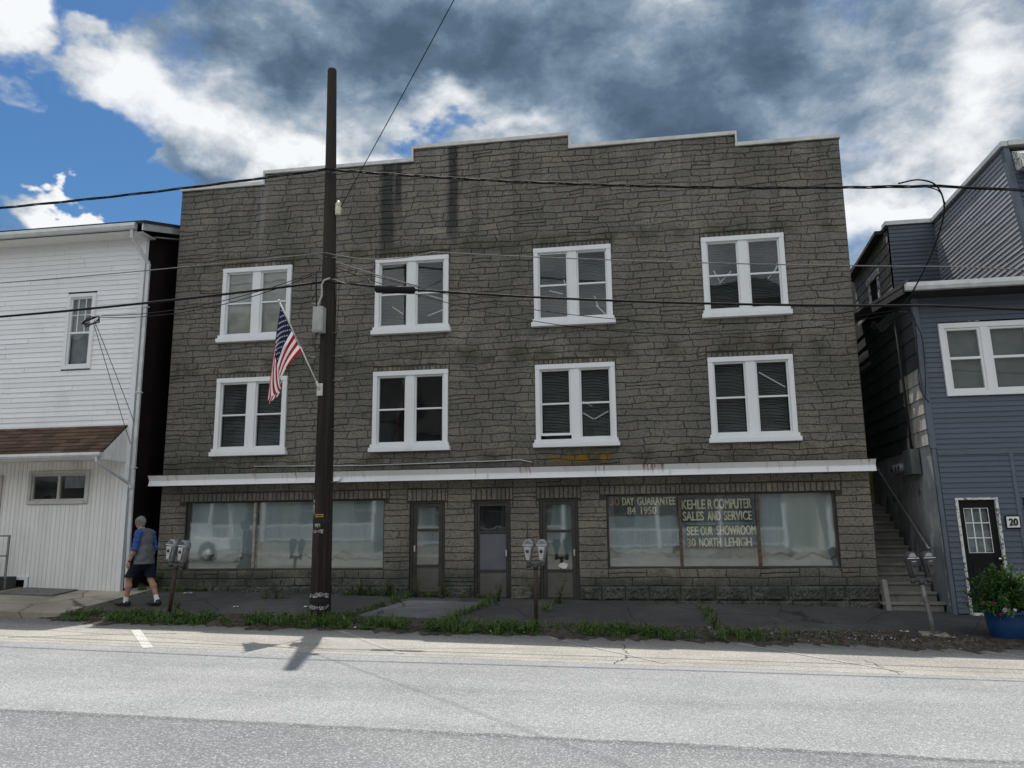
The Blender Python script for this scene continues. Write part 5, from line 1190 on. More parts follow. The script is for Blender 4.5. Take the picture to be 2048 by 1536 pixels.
# ------------------------------------------------------------------ surfaces grown from rounded limbs
def smin(a, b, k): h = np.clip(.5 + .5 * (b - a) / k, 0, 1); return b + (a - b) * h - k * h * (1 - h)
class Blob:
    """a distance field on a grid, turned into ONE continuous skin"""
    def __init__(s, lo, hi, h):
        s.lo = np.array(lo, float); s.h = h; s.n = np.ceil((np.array(hi) - s.lo) / h).astype(int) + 1
        s.ax = [s.lo[i] + h * np.arange(s.n[i]) for i in range(3)]; s.f = np.full(s.n, 1.0, np.float32)
    def win(s, lo, hi):
        a = [max(0, int((lo[i] - s.lo[i]) / s.h)) for i in range(3)]; b = [min(s.n[i], int((hi[i] - s.lo[i]) / s.h) + 2) for i in range(3)]
        return tuple(slice(a[i], max(a[i] + 1, b[i])) for i in range(3))
    def cone(s, a, b, ra, rb, k=.02, sub=False, sc=None):
        """round cone from a to b; sc squashes space (x, y, z) before measuring"""
        a = np.array(a, float); b = np.array(b, float); r = max(ra, rb) + .14
        w = s.win(np.minimum(a, b) - r, np.maximum(a, b) + r); X, Y, Z = np.meshgrid(*[s.ax[i][w[i]] for i in range(3)], indexing='ij')
        d = b - a; L2 = max(1e-9, d @ d); t = np.clip(((X - a[0]) * d[0] + (Y - a[1]) * d[1] + (Z - a[2]) * d[2]) / L2, 0, 1)
        ex, ey, ez = X - a[0] - t * d[0], Y - a[1] - t * d[1], Z - a[2] - t * d[2]
        if sc is not None:
            F_, Sd = sc[0], sc[1]                       # direction and flattening factor
            q = (ex * F_[0] + ey * F_[1] + ez * F_[2]) * (Sd - 1); ex, ey, ez = ex + q * F_[0], ey + q * F_[1], ez + q * F_[2]
        v = np.sqrt(ex * ex + ey * ey + ez * ez) - (ra + (rb - ra) * t)
        s.f[w] = np.maximum(s.f[w], -v) if sub else smin(s.f[w], v.astype(np.float32), k)
        return s
    def cut(s, p, n):
        n = np.array(n, float); n /= np.linalg.norm(n); X, Y, Z = np.meshgrid(*s.ax, indexing='ij')
        s.f = np.maximum(s.f, ((X - p[0]) * n[0] + (Y - p[1]) * n[1] + (Z - p[2]) * n[2]).astype(np.float32)); return s
    def mesh(s):
        f = s.f; nx, ny, nz = f.shape; inside = f < 0
        acc = np.zeros((nx - 1, ny - 1, nz - 1, 3)); cnt = np.zeros((nx - 1, ny - 1, nz - 1))
        cs = [(i, j, k) for i in (0, 1) for j in (0, 1) for k in (0, 1)]
        g = lambda c: (slice(c[0], nx - 1 + c[0]), slice(c[1], ny - 1 + c[1]), slice(c[2], nz - 1 + c[2]))
        for a in cs:
            for ax in range(3):
                if a[ax]: continue
                b = list(a); b[ax] = 1; fa, fb = f[g(a)], f[g(b)]; m = (fa < 0) != (fb < 0)
                t = np.where(m, fa / np.where(m, fa - fb, 1), 0)
                for q in range(3): acc[..., q] += np.where(m, a[q] + (t if q == ax else 0), 0)
                cnt += m
        act = cnt > 0; idx = np.full(act.shape, -1); idx[act] = np.arange(act.sum())
        ci = np.argwhere(act); V = (ci + acc[act] / cnt[act][:, None]) * s.h + s.lo; F = []
        for ax in range(3):
            o = [q for q in range(3) if q != ax]; u, v = o
            sl = [slice(0, n_) for n_ in f.shape]; a = list(sl); b = list(sl); a[ax] = slice(0, -1); b[ax] = slice(1, None)
            ch = inside[tuple(a)] != inside[tuple(b)]; P_ = np.argwhere(ch); fl_ = inside[tuple(a)][ch]
            for p, ins in zip(P_, fl_):
                if p[u] == 0 or p[v] == 0 or p[u] >= act.shape[u] or p[v] >= act.shape[v]: continue
                q = []
                for du, dv in ((-1, -1), (0, -1), (0, 0), (-1, 0)):
                    c = p.copy(); c[u] += du; c[v] += dv; q.append(int(idx[tuple(c)]))
                if min(q) < 0: continue
                if (ax == 1): q = q[::-1]
                F.append(q if ins else q[::-1])
        return V, F
    def build(s, name, mat, parent, off=(0, 0, 0), smooth=2):
        V, F = s.mesh(); me = bpy.data.meshes.new(name); me.from_pydata([tuple(v + np.array(off)) for v in V], [], F); me.materials.append(mat)
        me.polygons.foreach_set('use_smooth', [True] * len(F)); me.update()
        o = bpy.data.objects.new(name, me); COL.objects.link(o); o.parent = parent
        if smooth: md = o.modifiers.new('smooth', 'SMOOTH'); md.factor = .5; md.iterations = smooth
        return o

# ------------------------------------------------------------------ the man walking away to the left
man = empty('person', (-9.79, -2.08, .385), 'grey haired person walking left in a blue sleeved grey shirt and navy shorts', 'person')
Fw = np.array([-.998, .06, 0]); Lf = np.array([-.06, -.998, 0]); Up = np.array([0, 0, 1.])
def P3(f, l, z): return Fw * f + Lf * l + Up * z
def along(a, b, t): return a + (b - a) * t
J = {}
J['pel'] = P3(.0, 0, .90); J['wai'] = P3(.01, 0, 1.05); J['che'] = P3(.03, 0, 1.27); J['nck'] = P3(.075, 0, 1.44); J['hea'] = P3(.145, .01, 1.585)
J['hipL'] = P3(.02, .095, .87); J['hipR'] = P3(-.02, -.095, .87)
J['kneL'] = P3(.26, .08, .50); J['ankL'] = P3(.30, .07, .095); J['kneR'] = P3(-.10, -.10, .48); J['ankR'] = P3(-.27, -.09, .125)
J['shoL'] = P3(.03, .185, 1.385); J['elbL'] = P3(.055, .245, 1.09); J['wriL'] = P3(.16, .235, .845)
J['shoR'] = P3(.02, -.185, 1.385); J['elbR'] = P3(-.04, -.235, 1.095); J['wriR'] = P3(.06, -.235, .86)
def torso(b, g=0.0, k=.05):
    b.cone(J['pel'], J['wai'], .148 + g, .140 + g, k, sc=(Fw, 1.28)); b.cone(J['wai'], J['che'], .142 + g, .158 + g, k, sc=(Fw, 1.22)); b.cone(J['che'], along(J['che'], J['nck'], .55), .152 + g, .098 + g, k, sc=(Fw, 1.2))
    b.cone(J['shoL'], J['shoR'], .060 + g, .060 + g, k); b.cone(P3(.055, .12, 1.41), P3(.055, -.12, 1.41), .055 + g, .055 + g, k)
def hand(b, w, d, side):
    """palm, four bent fingers of different lengths and a thumb leaving the palm's side"""
    d = d / np.linalg.norm(d); acr = Fw - d * (Fw @ d); acr /= np.linalg.norm(acr); inn = np.cross(d, acr) * side; inn /= np.linalg.norm(inn)
    b.cone(w, w + d * .085, .026, .033, .012, sc=(inn, 1.75))
    for i, (o, l) in enumerate(((.027, .072), (.009, .082), (-.009, .077), (-.027, .060))):
        p0 = w + d * .082 + acr * o; p1 = p0 + d * l * .5 + inn * .012; p2 = p1 + d * l * .36 + inn * .026
        b.cone(p0, p1, .0098, .0088, .004); b.cone(p1, p2, .0088, .0072, .004)
    t0 = w + d * .025 + acr * .024; t1 = t0 + d * .042 + acr * .026 + inn * .008; t2 = t1 + d * .034 + acr * .004 + inn * .010
    b.cone(t0, t1, .013, .0105, .006); b.cone(t1, t2, .0105, .0085, .004)
body = Blob((-.62, -.42, -.02), (.48, .45, 1.74), .0068)
torso(body); body.cone(along(J['che'], J['nck'], .8), J['hea'] - P3(.02, 0, .04), .056, .052, .02)
hd = J['hea']; hf = Fw * .92 - Up * .36 - Lf * .16; hf /= np.linalg.norm(hf); hl = np.cross(Up, hf); hl /= np.linalg.norm(hl); hu = np.cross(hf, hl)
def H(f, l, u): return hd + hf * f + hl * l + hu * u
body.cone(H(-.022, 0, .035), H(.022, 0, .03), .082, .078, .03, sc=(hl, 1.12)); body.cone(H(.03, 0, -.02), H(.052, 0, -.075), .062, .036, .03)
body.cone(H(.088, 0, .012), H(.108, 0, -.018), .010, .015, .012); body.cone(H(.072, .03, .03), H(.072, -.03, .03), .016, .016, .012); body.cone(H(.083, .018, -.046), H(.083, -.018, -.046), .009, .009, .008)
for s in (1, -1): body.cone(H(-.005, s * .076, .014), H(-.008, s * .078, -.022), .016, .011, .006, sc=(hl, 2.2)); body.cone(H(.098, s * .031, .016), H(.099, s * .031, .016), .010, .010, .004, sub=True)
for s in 'LR':
    a, b_, c = J['sho' + s], J['elb' + s], J['wri' + s]; body.cone(a, b_, .052, .040, .03); body.cone(b_, along(b_, c, .35), .041, .043, .02); body.cone(along(b_, c, .35), c, .043, .027, .02)
    hand(body, c, along(c - b_, -Up * np.linalg.norm(c - b_), .45), 1 if s == 'L' else -1)
    a, b_, c = J['hip' + s], J['kne' + s], J['ank' + s]; body.cone(a, b_, .088, .056, .04); body.cone(b_, along(b_, c, .32) - Fw * .018, .054, .060, .03); body.cone(along(b_, c, .32) - Fw * .018, c, .058, .035, .03)
    fd = Fw * .93 + Lf * (.16 if s == 'L' else -.05); fd /= np.linalg.norm(fd); tz = .03
    body.cone(c - fd * .03 - Up * (c[2] - .045), c + fd * .12 - Up * (c[2] - .035), .036, .034, .03); body.cone(c, c - Up * (c[2] - .05), .036, .036, .02)
def mat_skin():
    m = Mt('weathered_skin', (.40, .22, .155), .55, spec=.35); c = m.mix(m.rng(m.noise(18, 4, .6, vec=m.obj()), .35, .7), (.36, .195, .14), (.46, .27, .195)); m.color(c); m.b.inputs['Subsurface Weight'].default_value = .06; m.b.inputs['Subsurface Radius'].default_value = (.02, .008, .004); return m.m
body.build('body', mat_skin(), man)
def cloth(name, col, var=.12):
    m = Mt(name, col, .9, spec=.15); w = m.noise(7, 4, .6, vec=m.obj()); c = m.mix(m.rng(w, .3, .7), tuple(v * (1 - var) for v in col), tuple(v * (1 + var) for v in col)); m.color(c)
    m.bump(m.math('ADD', m.noise(9, 3, .55, (1, 1, .55), vec=m.obj(), dist=.6), m.math('MULTIPLY', m.noise(160, 2, .5, vec=m.obj()), .12)), .8, .03); return m.m
sh = Blob((-.5, -.42, .74), (.42, .42, 1.56), .009); torso(sh, .016, .05); sh.cone(P3(.0, 0, .78), P3(.0, 0, 1.0), .182, .168, .04, sc=(Fw, 1.16))
for k in (1, -1): sh.cone(P3(.0, k * .05, .78), P3(.01, k * .03, 1.05), .178, .160, .04, sc=(Fw, 1.14))
sh.f += (.006 * np.sin(sh.ax[2][None, None, :] * 46 + 9 * sh.ax[0][:, None, None] + 3 * np.sin(sh.ax[1][None, :, None] * 17)) * np.clip((1.25 - sh.ax[2][None, None, :]) * 3, .15, 1)).astype(np.float32)
sh.cut((0, 0, .79), (0, 0, -1)); sh.cone(P3(.085, 0, 1.45), P3(.12, 0, 1.56), .064, .085, .01, sub=True)
for s, k in (('L', 1), ('R', -1)): sh.cut(P3(.03, k * .166, 1.40), (Lf * k * .96 + Up * .25 * (1 if False else 0) + Up * .12))
sh.build('shirt', cloth('heather_grey_jersey', (.125, .135, .15)), man)
for s, k in (('L', 1), ('R', -1)):
    sl = Blob((-.5, -.42, .95), (.42, .42, 1.56), .008); a, b_, c = J['sho' + s], J['elb' + s], J['wri' + s]
    sl.cone(P3(.04, k * .10, 1.425), a, .070, .074, .03); sl.cone(a, b_, .074, .062, .03); sl.cone(b_, along(b_, c, .3), .062, .058, .02)
    sl.f += (.004 * np.sin(sl.ax[2][None, None, :] * 70 + 20 * sl.ax[0][:, None, None])).astype(np.float32)
    sl.cut(along(b_, c, .12), c - b_); sl.cut(P3(.03, k * .145, 1.40), (-Lf * k * .96 - Up * .13)); sl.build('sleeve', cloth('royal_blue_jersey', (.045, .09, .27)), man)
so = Blob((-.5, -.42, .42), (.42, .42, 1.02), .009); so.cone(J['pel'] - Up * .06, J['pel'] + Up * .10, .160, .150, .05, sc=(Fw, 1.18))
for s in 'LR': so.cone(J['hip' + s], along(J['hip' + s], J['kne' + s], .97), .112, .098, .04)
so.f += (.005 * np.sin(so.ax[2][None, None, :] * 40 + 30 * so.ax[0][:, None, None] + 4 * np.sin(so.ax[1][None, :, None] * 20))).astype(np.float32)
so.cut((0, 0, .815), (0, 0, 1))
for s in 'LR': so.cut(along(J['hip' + s], J['kne' + s], .84), J['kne' + s] - J['hip' + s]) if False else None
so.cut((0, 0, .535), (0, 0, -1)); so.build('shorts', cloth('navy_cotton', (.014, .018, .036)), man)
for s in 'LR':
    c = J['ank' + s]; fd = Fw * .93 + Lf * (.16 if s == 'L' else -.05); fd /= np.linalg.norm(fd)
    sk = Blob(c - .16, c + .22, .007); dn = c - J['kne' + s]; dn = dn / np.linalg.norm(dn); sk.cone(c - dn * .085, c + dn * .02, .047, .045, .01); sk.cone(c + dn * .0, c - Up * (c[2] - .05), .044, .046, .01); sk.cut(c - dn * .075, -dn); sk.build('sock', cloth('white_cotton_sock', (.72, .72, .70)), man)
    so = Blob(c + np.array([-.42, -.3, -.2]), c + np.array([.3, .3, .12]), .007); g0 = c - Up * (c[2] - .035)
    so.cone(g0 - fd * .055, g0 + fd * .10, .050, .048, .03); so.cone(g0 + fd * .08, g0 + fd * .185, .050, .038, .03, sc=(Up, 1.25)); so.cone(g0 - fd * .045 + Up * .02, g0 - fd * .02 + Up * .055, .046, .046, .02); so.cut((0, 0, .0), (0, 0, -1)); so.cut(c + np.array([0, 0, -.015 + .0]), (0, 0, 1)); so.build('shoe', simple('black_shoe_leather', (.012, .012, .013), .45, .3, 12), man)
hr_ = Blob(hd - .17, hd + .2, .006)
hr_.cone(H(-.034, 0, .050), H(.012, 0, .055), .088, .078, .03, sc=(hl, 1.08)); hr_.cone(H(-.055, 0, .0), H(-.045, 0, -.055), .066, .050, .03)
hrn = random.Random(9)
for _ in range(150):
    d = Vector((hrn.uniform(-1, 1), hrn.uniform(-1, 1), hrn.uniform(-.6, 1))).normalized(); d = np.array(d); p = H(-.02, 0, .04) + d * .083; hr_.cone(p, p + d * .012 + np.array([hrn.uniform(-.018, .018) for _ in range(3)]) - Up * .012, .013, .004, .006)
hr_.cone(H(.11, 0, .03), H(.09, 0, -.06), .062, .062, .01, sub=True); hr_.cut(H(.05, 0, 0), hf * .95 - hu * .55); hr_.cut(H(-.06, 0, -.075), -hu)
mh = Mt('short_grey_hair', (.3, .3, .3), .75, spec=.3); mh.color(mh.mix(mh.rng(mh.noise(22, 4, .6, vec=mh.obj()), .3, .7), (.12, .12, .12), (.24, .24, .235))); mh.bump(mh.noise(45, 3, .6, (1, 1, .35), vec=mh.obj()), .6, .012)
hr_.build('hair', mh.m, man, (0, 0, 0), 0)
for s in (1, -1):
    q = MB(); q.sphere(tuple(H(.088, s * .031, .016) + np.array(man.location)), .0105, 10, 8); q.build('eye', M_black, man)
wv = J['wriL']; dv = J['wriL'] - J['elbL']; dv /= np.linalg.norm(dv); q = MB(); a0 = np.array(man.location) + wv - dv * .02; q.tube([tuple(a0), tuple(a0 + dv * .018)], .034, 14); q.build('wristwatch', M_black, man)

# ------------------------------------------------------------------ blue planter with a leafy bush and petunias
px, py, pz = 5.66, -2.64, -.075
pot = empty('planter', (px, py, pz), 'round blue plastic planter on the pavement outside the blue house', 'planter')
m = MB(); m.lathe([(.225, 0), (.235, .012), (.235, .03), (.25, .05), (.29, .17), (.318, .30), (.332, .42), (.34, .43), (.348, .445), (.348, .47), (.335, .475), (.318, .47), (.31, .43)], (px, py, pz), 40); m.build('pot', simple('cobalt_blue_plastic', (.014, .058, .165), .38, .1, 3, fine=20, bump=.03), pot)
m = MB(); m.lathe([(.312, .40), (.2, .425), (.02, .43)], (px, py, pz), 30); m.build('soil', M_dirt, pot)
def mat_leaf(name, a, b, tr=.25):
    m = Mt(name, a, .5, spec=.35); t = m.attr('tint'); c = m.ramp(t, (0, tuple(v * .7 for v in a)), (.5, a), (1, b)); c = m.mix(m.rng(m.noise(30, 3, .6), .4, .7, 0, .3), c, b); m.color(c)
    o = [n for n in m.N if n.type == 'OUTPUT_MATERIAL'][0]; t2 = m.N.new('ShaderNodeBsdfTranslucent'); m.L.new(c, t2.inputs[0]); mx = m.N.new('ShaderNodeMixShader'); mx.inputs[0].default_value = tr; m.L.new(m.b.outputs[0], mx.inputs[1]); m.L.new(t2.outputs[0], mx.inputs[2]); m.L.new(mx.outputs[0], o.inputs[0]); return m.m
M_bush = mat_leaf('bush_leaf', (.036, .105, .022), (.085, .17, .042)); M_weed = mat_leaf('weed_leaf', (.050, .12, .022), (.13, .20, .05)); M_grass = mat_leaf('grass_blade', (.085, .14, .03), (.17, .22, .07)); M_stem = simple('green_stem', (.06, .075, .025), .7, .3, 20, bump=0)
def leaf(m, p, d, l, w, rng, droop=.3):
    """a pointed leaf folded along its midrib"""
    d = Vector(d).normalized(); s = d.cross(Vector((rng.uniform(-.3, .3), rng.uniform(-.3, .3), 1))).normalized(); u = s.cross(d); p = Vector(p)
    a = p + d * l * .45 + u * l * .06; t = p + d * l - u * l * droop; m.tint = rng.random()
    m.add([p, a + s * w * .5 - u * w * .12, t, a - s * w * .5 - u * w * .12, a], [[0, 1, 4], [1, 2, 4], [0, 4, 3], [4, 2, 3]])
rl_ = random.Random(21)
bush = empty('leafy_bush', (px, py, pz + .4), 'dense green bush growing in the blue planter', 'plant')
m = MB(); st_ = MB(); C0 = Vector((px + .02, py, pz + .42))
for k in range(150):
    a = rl_.uniform(0, 6.283); el = rl_.uniform(.15, 1.45); L_ = rl_.uniform(.46, .74) * (1 if rl_.random() < .8 else 1.12)
    d = Vector((math.cos(a) * math.cos(el) * 1.0, math.sin(a) * math.cos(el) * .85, math.sin(el) * 1.03)); p0 = C0 + Vector((d.x * .12, d.y * .12, 0)); tip = p0 + d * L_ - Vector((0, 0, .10 * L_ * math.cos(el)))
    if k % 3 == 0: st_.tube([p0, p0.lerp(tip, .5) + Vector((0, 0, .04)), tip], [.007, .005, .003], 5)
    for j in range(34):
        t = rl_.uniform(.2, 1.03); q = p0.lerp(tip, t) + Vector((0, 0, .04 * math.sin(math.pi * min(1, t)))) + Vector([rl_.gauss(0, .022) for _ in range(3)])
        dd = d + Vector((rl_.gauss(0, .6), rl_.gauss(0, .6), rl_.gauss(-.15, .45))); leaf(m, q, dd, rl_.uniform(.06, .115), rl_.uniform(.022, .042), rl_)
m.build('foliage', M_bush, bush); st_.build('stems', M_stem, bush)
fl_cols = (('white_petunia', (.74, .72, .74)), ('pink_petunia', (.42, .05, .16)), ('lilac_petunia', (.40, .36, .52)))
for k, (nm, col) in enumerate(fl_cols):
    pm = Mt(nm, col, .7); pet = empty('petunias', (px - .2 + .12 * k, py - .3, pz + .45), ('white petunias spilling over the rim of the blue planter', 'dark pink petunias at the left rim of the blue planter', 'pale lilac petunias at the right side of the blue planter')[k], 'flowers', 'petunias in the blue planter')
    lv = MB()
    for j in range((8, 6, 6)[k]):
        xa = ((-.26, .02), (-.40, -.22), (.08, .34))[k]; fx = px + rl_.uniform(*xa); fy = py - math.sqrt(max(.01, .36 ** 2 - (fx - px) ** 2)) + rl_.uniform(-.04, .08); fz = pz + rl_.uniform(.44, .60 if k else .55)
        q = MB(); n = Vector((rl_.uniform(-.4, .4) - .1, -1, rl_.uniform(.2, .7))).normalized(); a = n.cross(Vector((0, 0, 1))).normalized(); b_ = a.cross(n); c0 = Vector((fx, fy, fz)); r_ = rl_.uniform(.028, .038)
        ring = [c0 + n * .012 + (a * math.cos(t) + b_ * math.sin(t)) * r_ * (1 if i % 2 == 0 else .84) for i, t in enumerate(frange(0, 6.283 * 9 / 10, 9))]
        q.add([c0 - n * .012] + ring, [[0, i + 1, (i + 1) % 10 + 1] for i in range(10)]); q.build('flower', pm.m, pet)
        for _ in range(5): leaf(lv, c0 - n * .02 + Vector([rl_.gauss(0, .03) for _ in range(3)]), (rl_.gauss(0, .6), -.6, rl_.gauss(0, .5)), .05, .026, rl_)
    lv.build('leaves', M_bush, pet)

# ------------------------------------------------------------------ weeds, debris, litter
def gz(x, y):
    if x < -10.85: return zwl(x, y) if y > -3.1 else zroad(x)
    return zwalk(x, y) if y > -2.5 else (zverge(x, y) + .01 if y > -3.5 else zroad(x))
wr = random.Random(31)
def rosette(m, x, y, s, n, broad=True):
    z = gz(x, y)
    for _ in range(n):
        a = wr.uniform(0, 6.283); el = wr.uniform(.1, 1.1); d = (math.cos(a) * math.cos(el), math.sin(a) * math.cos(el), math.sin(el))
        h = wr.uniform(0, s * .6)
        leaf(m, (x + wr.gauss(0, s * .25), y + wr.gauss(0, s * .2), z + h), d, s * wr.uniform(.5, 1.1), s * (wr.uniform(.22, .42) if broad else .06), wr, .25)
def blades(m, x, y, h, n):
    z = gz(x, y)
    for _ in range(n):
        a = wr.uniform(0, 6.283); b = Vector((x + wr.gauss(0, .03), y + wr.gauss(0, .03), z)); o = Vector((math.cos(a), math.sin(a), 0)); l = h * wr.uniform(.5, 1.1); w = Vector((-o.y, o.x, 0)) * .0035; m.tint = wr.random()
        p1 = b + o * l * .18 + Vector((0, 0, l * .6)); p2 = b + o * l * .5 + Vector((0, 0, l * .92)); m.add([b - w, b + w, p1 + w, p1 - w, p2], [[0, 1, 2, 3], [3, 2, 4]])
def dens(x):
    if x < -10.5 or x > 3.1: return 0
    g = .62 + .36 * math.sin(x * 2.1 + 1) + .35 * math.sin(x * 5.3) + .25 * math.sin(x * 11.7)
    if x > .1: g *= .75 if (-.2 < x < .35 or .95 < x < 2.1) else .12
    if x > 2.3: g *= .2
    return max(.05, min(1, g))
wm, gm_ = MB(), MB()
for _ in range(3400):
    x = wr.uniform(-10.6, 3.2); t = wr.random()
    if wr.random() > dens(x) * 1.2: continue
    yc = -3.17 - .05 * math.sin(x * 1.3); y = yc + wr.gauss(0, .17)
    y = max(-3.56, min(-2.7, y)); s = wr.uniform(.03, .085) * (1.6 if wr.random() < .12 else 1)
    rosette(wm, x, y, s, wr.randint(6, 12))
    if wr.random() < .30: blades(gm_, x + wr.gauss(0, .05), y, wr.uniform(.08, .22), wr.randint(5, 12))
for (xa, ya), (xb, yb), n in (((-5.35, -2.55), (-4.95, -.35), 60), ((-3.5, -2.6), (-3.05, -.5), 60), ((1.15, -2.5), (1.05, -.6), 26), ((-1.9, -1.6), (-1.8, -.2), 14), ((-10.6, -.25), (-9.6, -.12), 34), ((-5.5, -.16), (-2.9, -.1), 60), ((-6.4, -.15), (-5.6, -.1), 22), ((-10.9, -.4), (-10.9, 2.0), 40), ((-7.9, -.9), (-7.3, -.75), 12), ((-6.3, -2.75), (-5.4, -2.5), 20)):
    for _ in range(n):
        t = wr.random(); x = xa + (xb - xa) * t + wr.gauss(0, .05); y = min(-.07 if x > -10.8 else 9, ya + (yb - ya) * t + wr.gauss(0, .05)); s = wr.uniform(.04, .10); z0 = gz(x, min(y, 0))
        rosette(wm, x, y, s, wr.randint(5, 9)); 
        if wr.random() < .6: blades(gm_, x, y, wr.uniform(.08, .25), wr.randint(4, 9))
tag(wm.build('weeds', M_weed), kind='stuff'); tag(gm_.build('grass', M_grass), kind='stuff')
def tall_weed(label, x, y, h, n=9, cat='plant', mt=None):
    e = empty('weed_plant', (x, y, gz(x, y)), label, cat, 'tall weeds on the pavement'); m = MB(); s = MB(); z = gz(x, y)
    for k in range(n):
        a = wr.uniform(0, 6.283); l = h * wr.uniform(.5, 1); tip = Vector((x + math.cos(a) * l * .28, y + math.sin(a) * l * .2, z + l)); b = Vector((x + wr.gauss(0, .02), y, z)); s.tube([b, b.lerp(tip, .5) + Vector((0, 0, .03)), tip], [.005, .004, .002], 5)
        for j in range(int(12 * l / .4) + 5):
            p = b.lerp(tip, wr.uniform(.15, 1)); aa = wr.uniform(0, 6.283); leaf(m, p, (math.cos(aa), math.sin(aa), wr.uniform(-.1, .7)), wr.uniform(.035, .075), wr.uniform(.012, .024), wr)
    s.build('stem', M_stem, e); m.build('leaves', mt or M_weed, e)
M_olive = mat_leaf('olive_weed_leaf', (.11, .12, .035), (.20, .19, .07))
tall_weed('bushy weed at the wall just left of the first door', -5.35, -.22, .42, 16); tall_weed('sparse seeding weed in front of the first door', -4.75, -.25, .46, 8, mt=M_olive); tall_weed('seeding weed by the stone pier right of the first door', -4.2, -.25, .44, 10, mt=M_olive)
tall_weed('tall thin weed in front of the middle door', -2.98, -.45, .52, 9); tall_weed('tall olive weed before the right hand door', -1.72, -.55, .62, 9, mt=M_olive); tall_weed('bushy weed at the foot of the left shop window', -6.0, -.2, .34, 14); tall_weed('leafy weed at the base of the first parking meter', -8.62, -2.75, .3, 10); tall_weed('yellowish weed sprouting from the kerb crack right of centre', 1.1, -2.6, .34, 9, mt=M_olive)
tall_weed('dark weeds in the alley mouth beside the downspout', -10.75, -.15, .5, 22); tall_weed('low weed against the wall beneath the left shop window', -7.6, -.8, .2, 8)
# crumbled kerb: stones, dead leaves and grit at the right
deb, lvs = MB(), MB(); dr_ = random.Random(77)
def chip(m, x, y, z, s):
    vs = [(x + dr_.uniform(-1, 1) * s, y + dr_.uniform(-1, 1) * s, z + dr_.uniform(-.2, .8) * s) for _ in range(4)]; m.tint = dr_.random(); m.add(vs, [[0, 1, 2], [0, 2, 3], [0, 3, 1], [1, 3, 2]])
for _ in range(1700):
    x = dr_.triangular(.2, 5.4, 3.9) if dr_.random() < .8 else dr_.uniform(-11, 1); y = -2.98 + dr_.gauss(0, .24) - .06 * max(0, x - 3)
    chip(deb, x, max(-3.75, y), gz(x, y) + .004, dr_.uniform(.006, .026) * (2.0 if dr_.random() < .05 else 1))
for _ in range(420):
    x = dr_.triangular(2.0, 5.2, 4.0); y = -2.85 + dr_.gauss(0, .2); a = dr_.uniform(0, 6.283); leaf(lvs, (x, y, gz(x, y) + .02), (math.cos(a), math.sin(a), dr_.uniform(-.1, .4)), dr_.uniform(.03, .07), dr_.uniform(.015, .03), dr_)
md_ = Mt('broken_stone', (.2, .2, .2), .9); md_.color(md_.ramp(md_.attr('tint'), (0, (.06, .055, .05)), (.6, (.19, .18, .165)), (1, (.42, .41, .39)))); tag(deb.build('gravel', md_.m), kind='stuff')
ml_ = Mt('dead_leaf', (.1, .05, .03), .8); ml_.color(ml_.ramp(ml_.attr('tint'), (0, (.035, .022, .014)), (.6, (.095, .055, .03)), (1, (.17, .11, .06)))); tag(lvs.build('dead_leaves', ml_.m), kind='stuff')
def scrap(label, x, y, s, a, mt):
    m = MB(); z = gz(x, y) + .012; c, d = math.cos(a), math.sin(a); q = [(-s, -.3 * s, 0), (0, -.42 * s, .012), (s, -.2 * s, .004), (.9 * s, .35 * s, .02), (-.1 * s, .3 * s, .008), (-s * .8, .4 * s, .02)]
    P_ = [(x + c * u - d * v, y + d * u + c * v, z + w) for u, v, w in q]; m.poly(*[P_[i] for i in (0, 1, 4, 5)]); m.poly(*[P_[i] for i in (1, 2, 3, 4)]); tag(m.build('paper_scrap', mt), label, 'litter', 'bits of litter')
for t in (('white paper scrap on the pavement left of the pole', -6.5, -1.7, .09, .2), ('small white scrap on the pavement under the left shop window', -7.9, -1.9, .05, .7), ('white scrap in the weeds right of the pole', -4.95, -3.35, .05, 1.4), ('white wrapper in the weeds near the middle meter', -2.65, -3.3, .06, .1), ('pale paper at the wall beside the walking man', -9.75, -.5, .10, .1), ('white scrap by the bent parking meter', 4.12, -2.5, .07, -.3)): scrap(*t[:5], M_strip)
# ------------------------------------------------------------------ the far side of the street, seen only in the window glass
fp = MB(); sheet(fp, -70, 70, -20.2, -17.6, lambda x, y: zroad(x) + .13, 20, 2)
for i in range(20):
    a, b = -70 + 7 * i, -63 + 7 * i; fp.poly((a, -17.6, zroad(a) - .05), (b, -17.6, zroad(b) - .05), (b, -17.6, zroad(b) + .13), (a, -17.6, zroad(a) + .13))
tag(fp.build('far_pavement', M_conc), kind='structure')
bank = MB(); sheet(bank, -70, 70, -26, -20.2, lambda x, y: zroad(x) + .14 + (-20.2 - y) * .17, 20, 3); tag(bank.build('bank', simple('pale_gravel_lot', (.26, .25, .23), .95, .3, 2, fine=30)), kind='structure')
hl_ = MB(); hrn2 = random.Random(4)
sheet(hl_, -160, 160, -150, -45, lambda x, y: (-45 - y) * .46 + 5 * math.sin(x * .05) + 3 * math.sin(x * .13 + y * .09) - 2, 60, 24)
tag(hl_.build('added_hill', simple('added_dark_hillside', (.034, .040, .032), .95, .5, .25, fine=1.5, bump=.8)), kind='structure')  # unseen hill, added to keep reflections in the upper windows dark
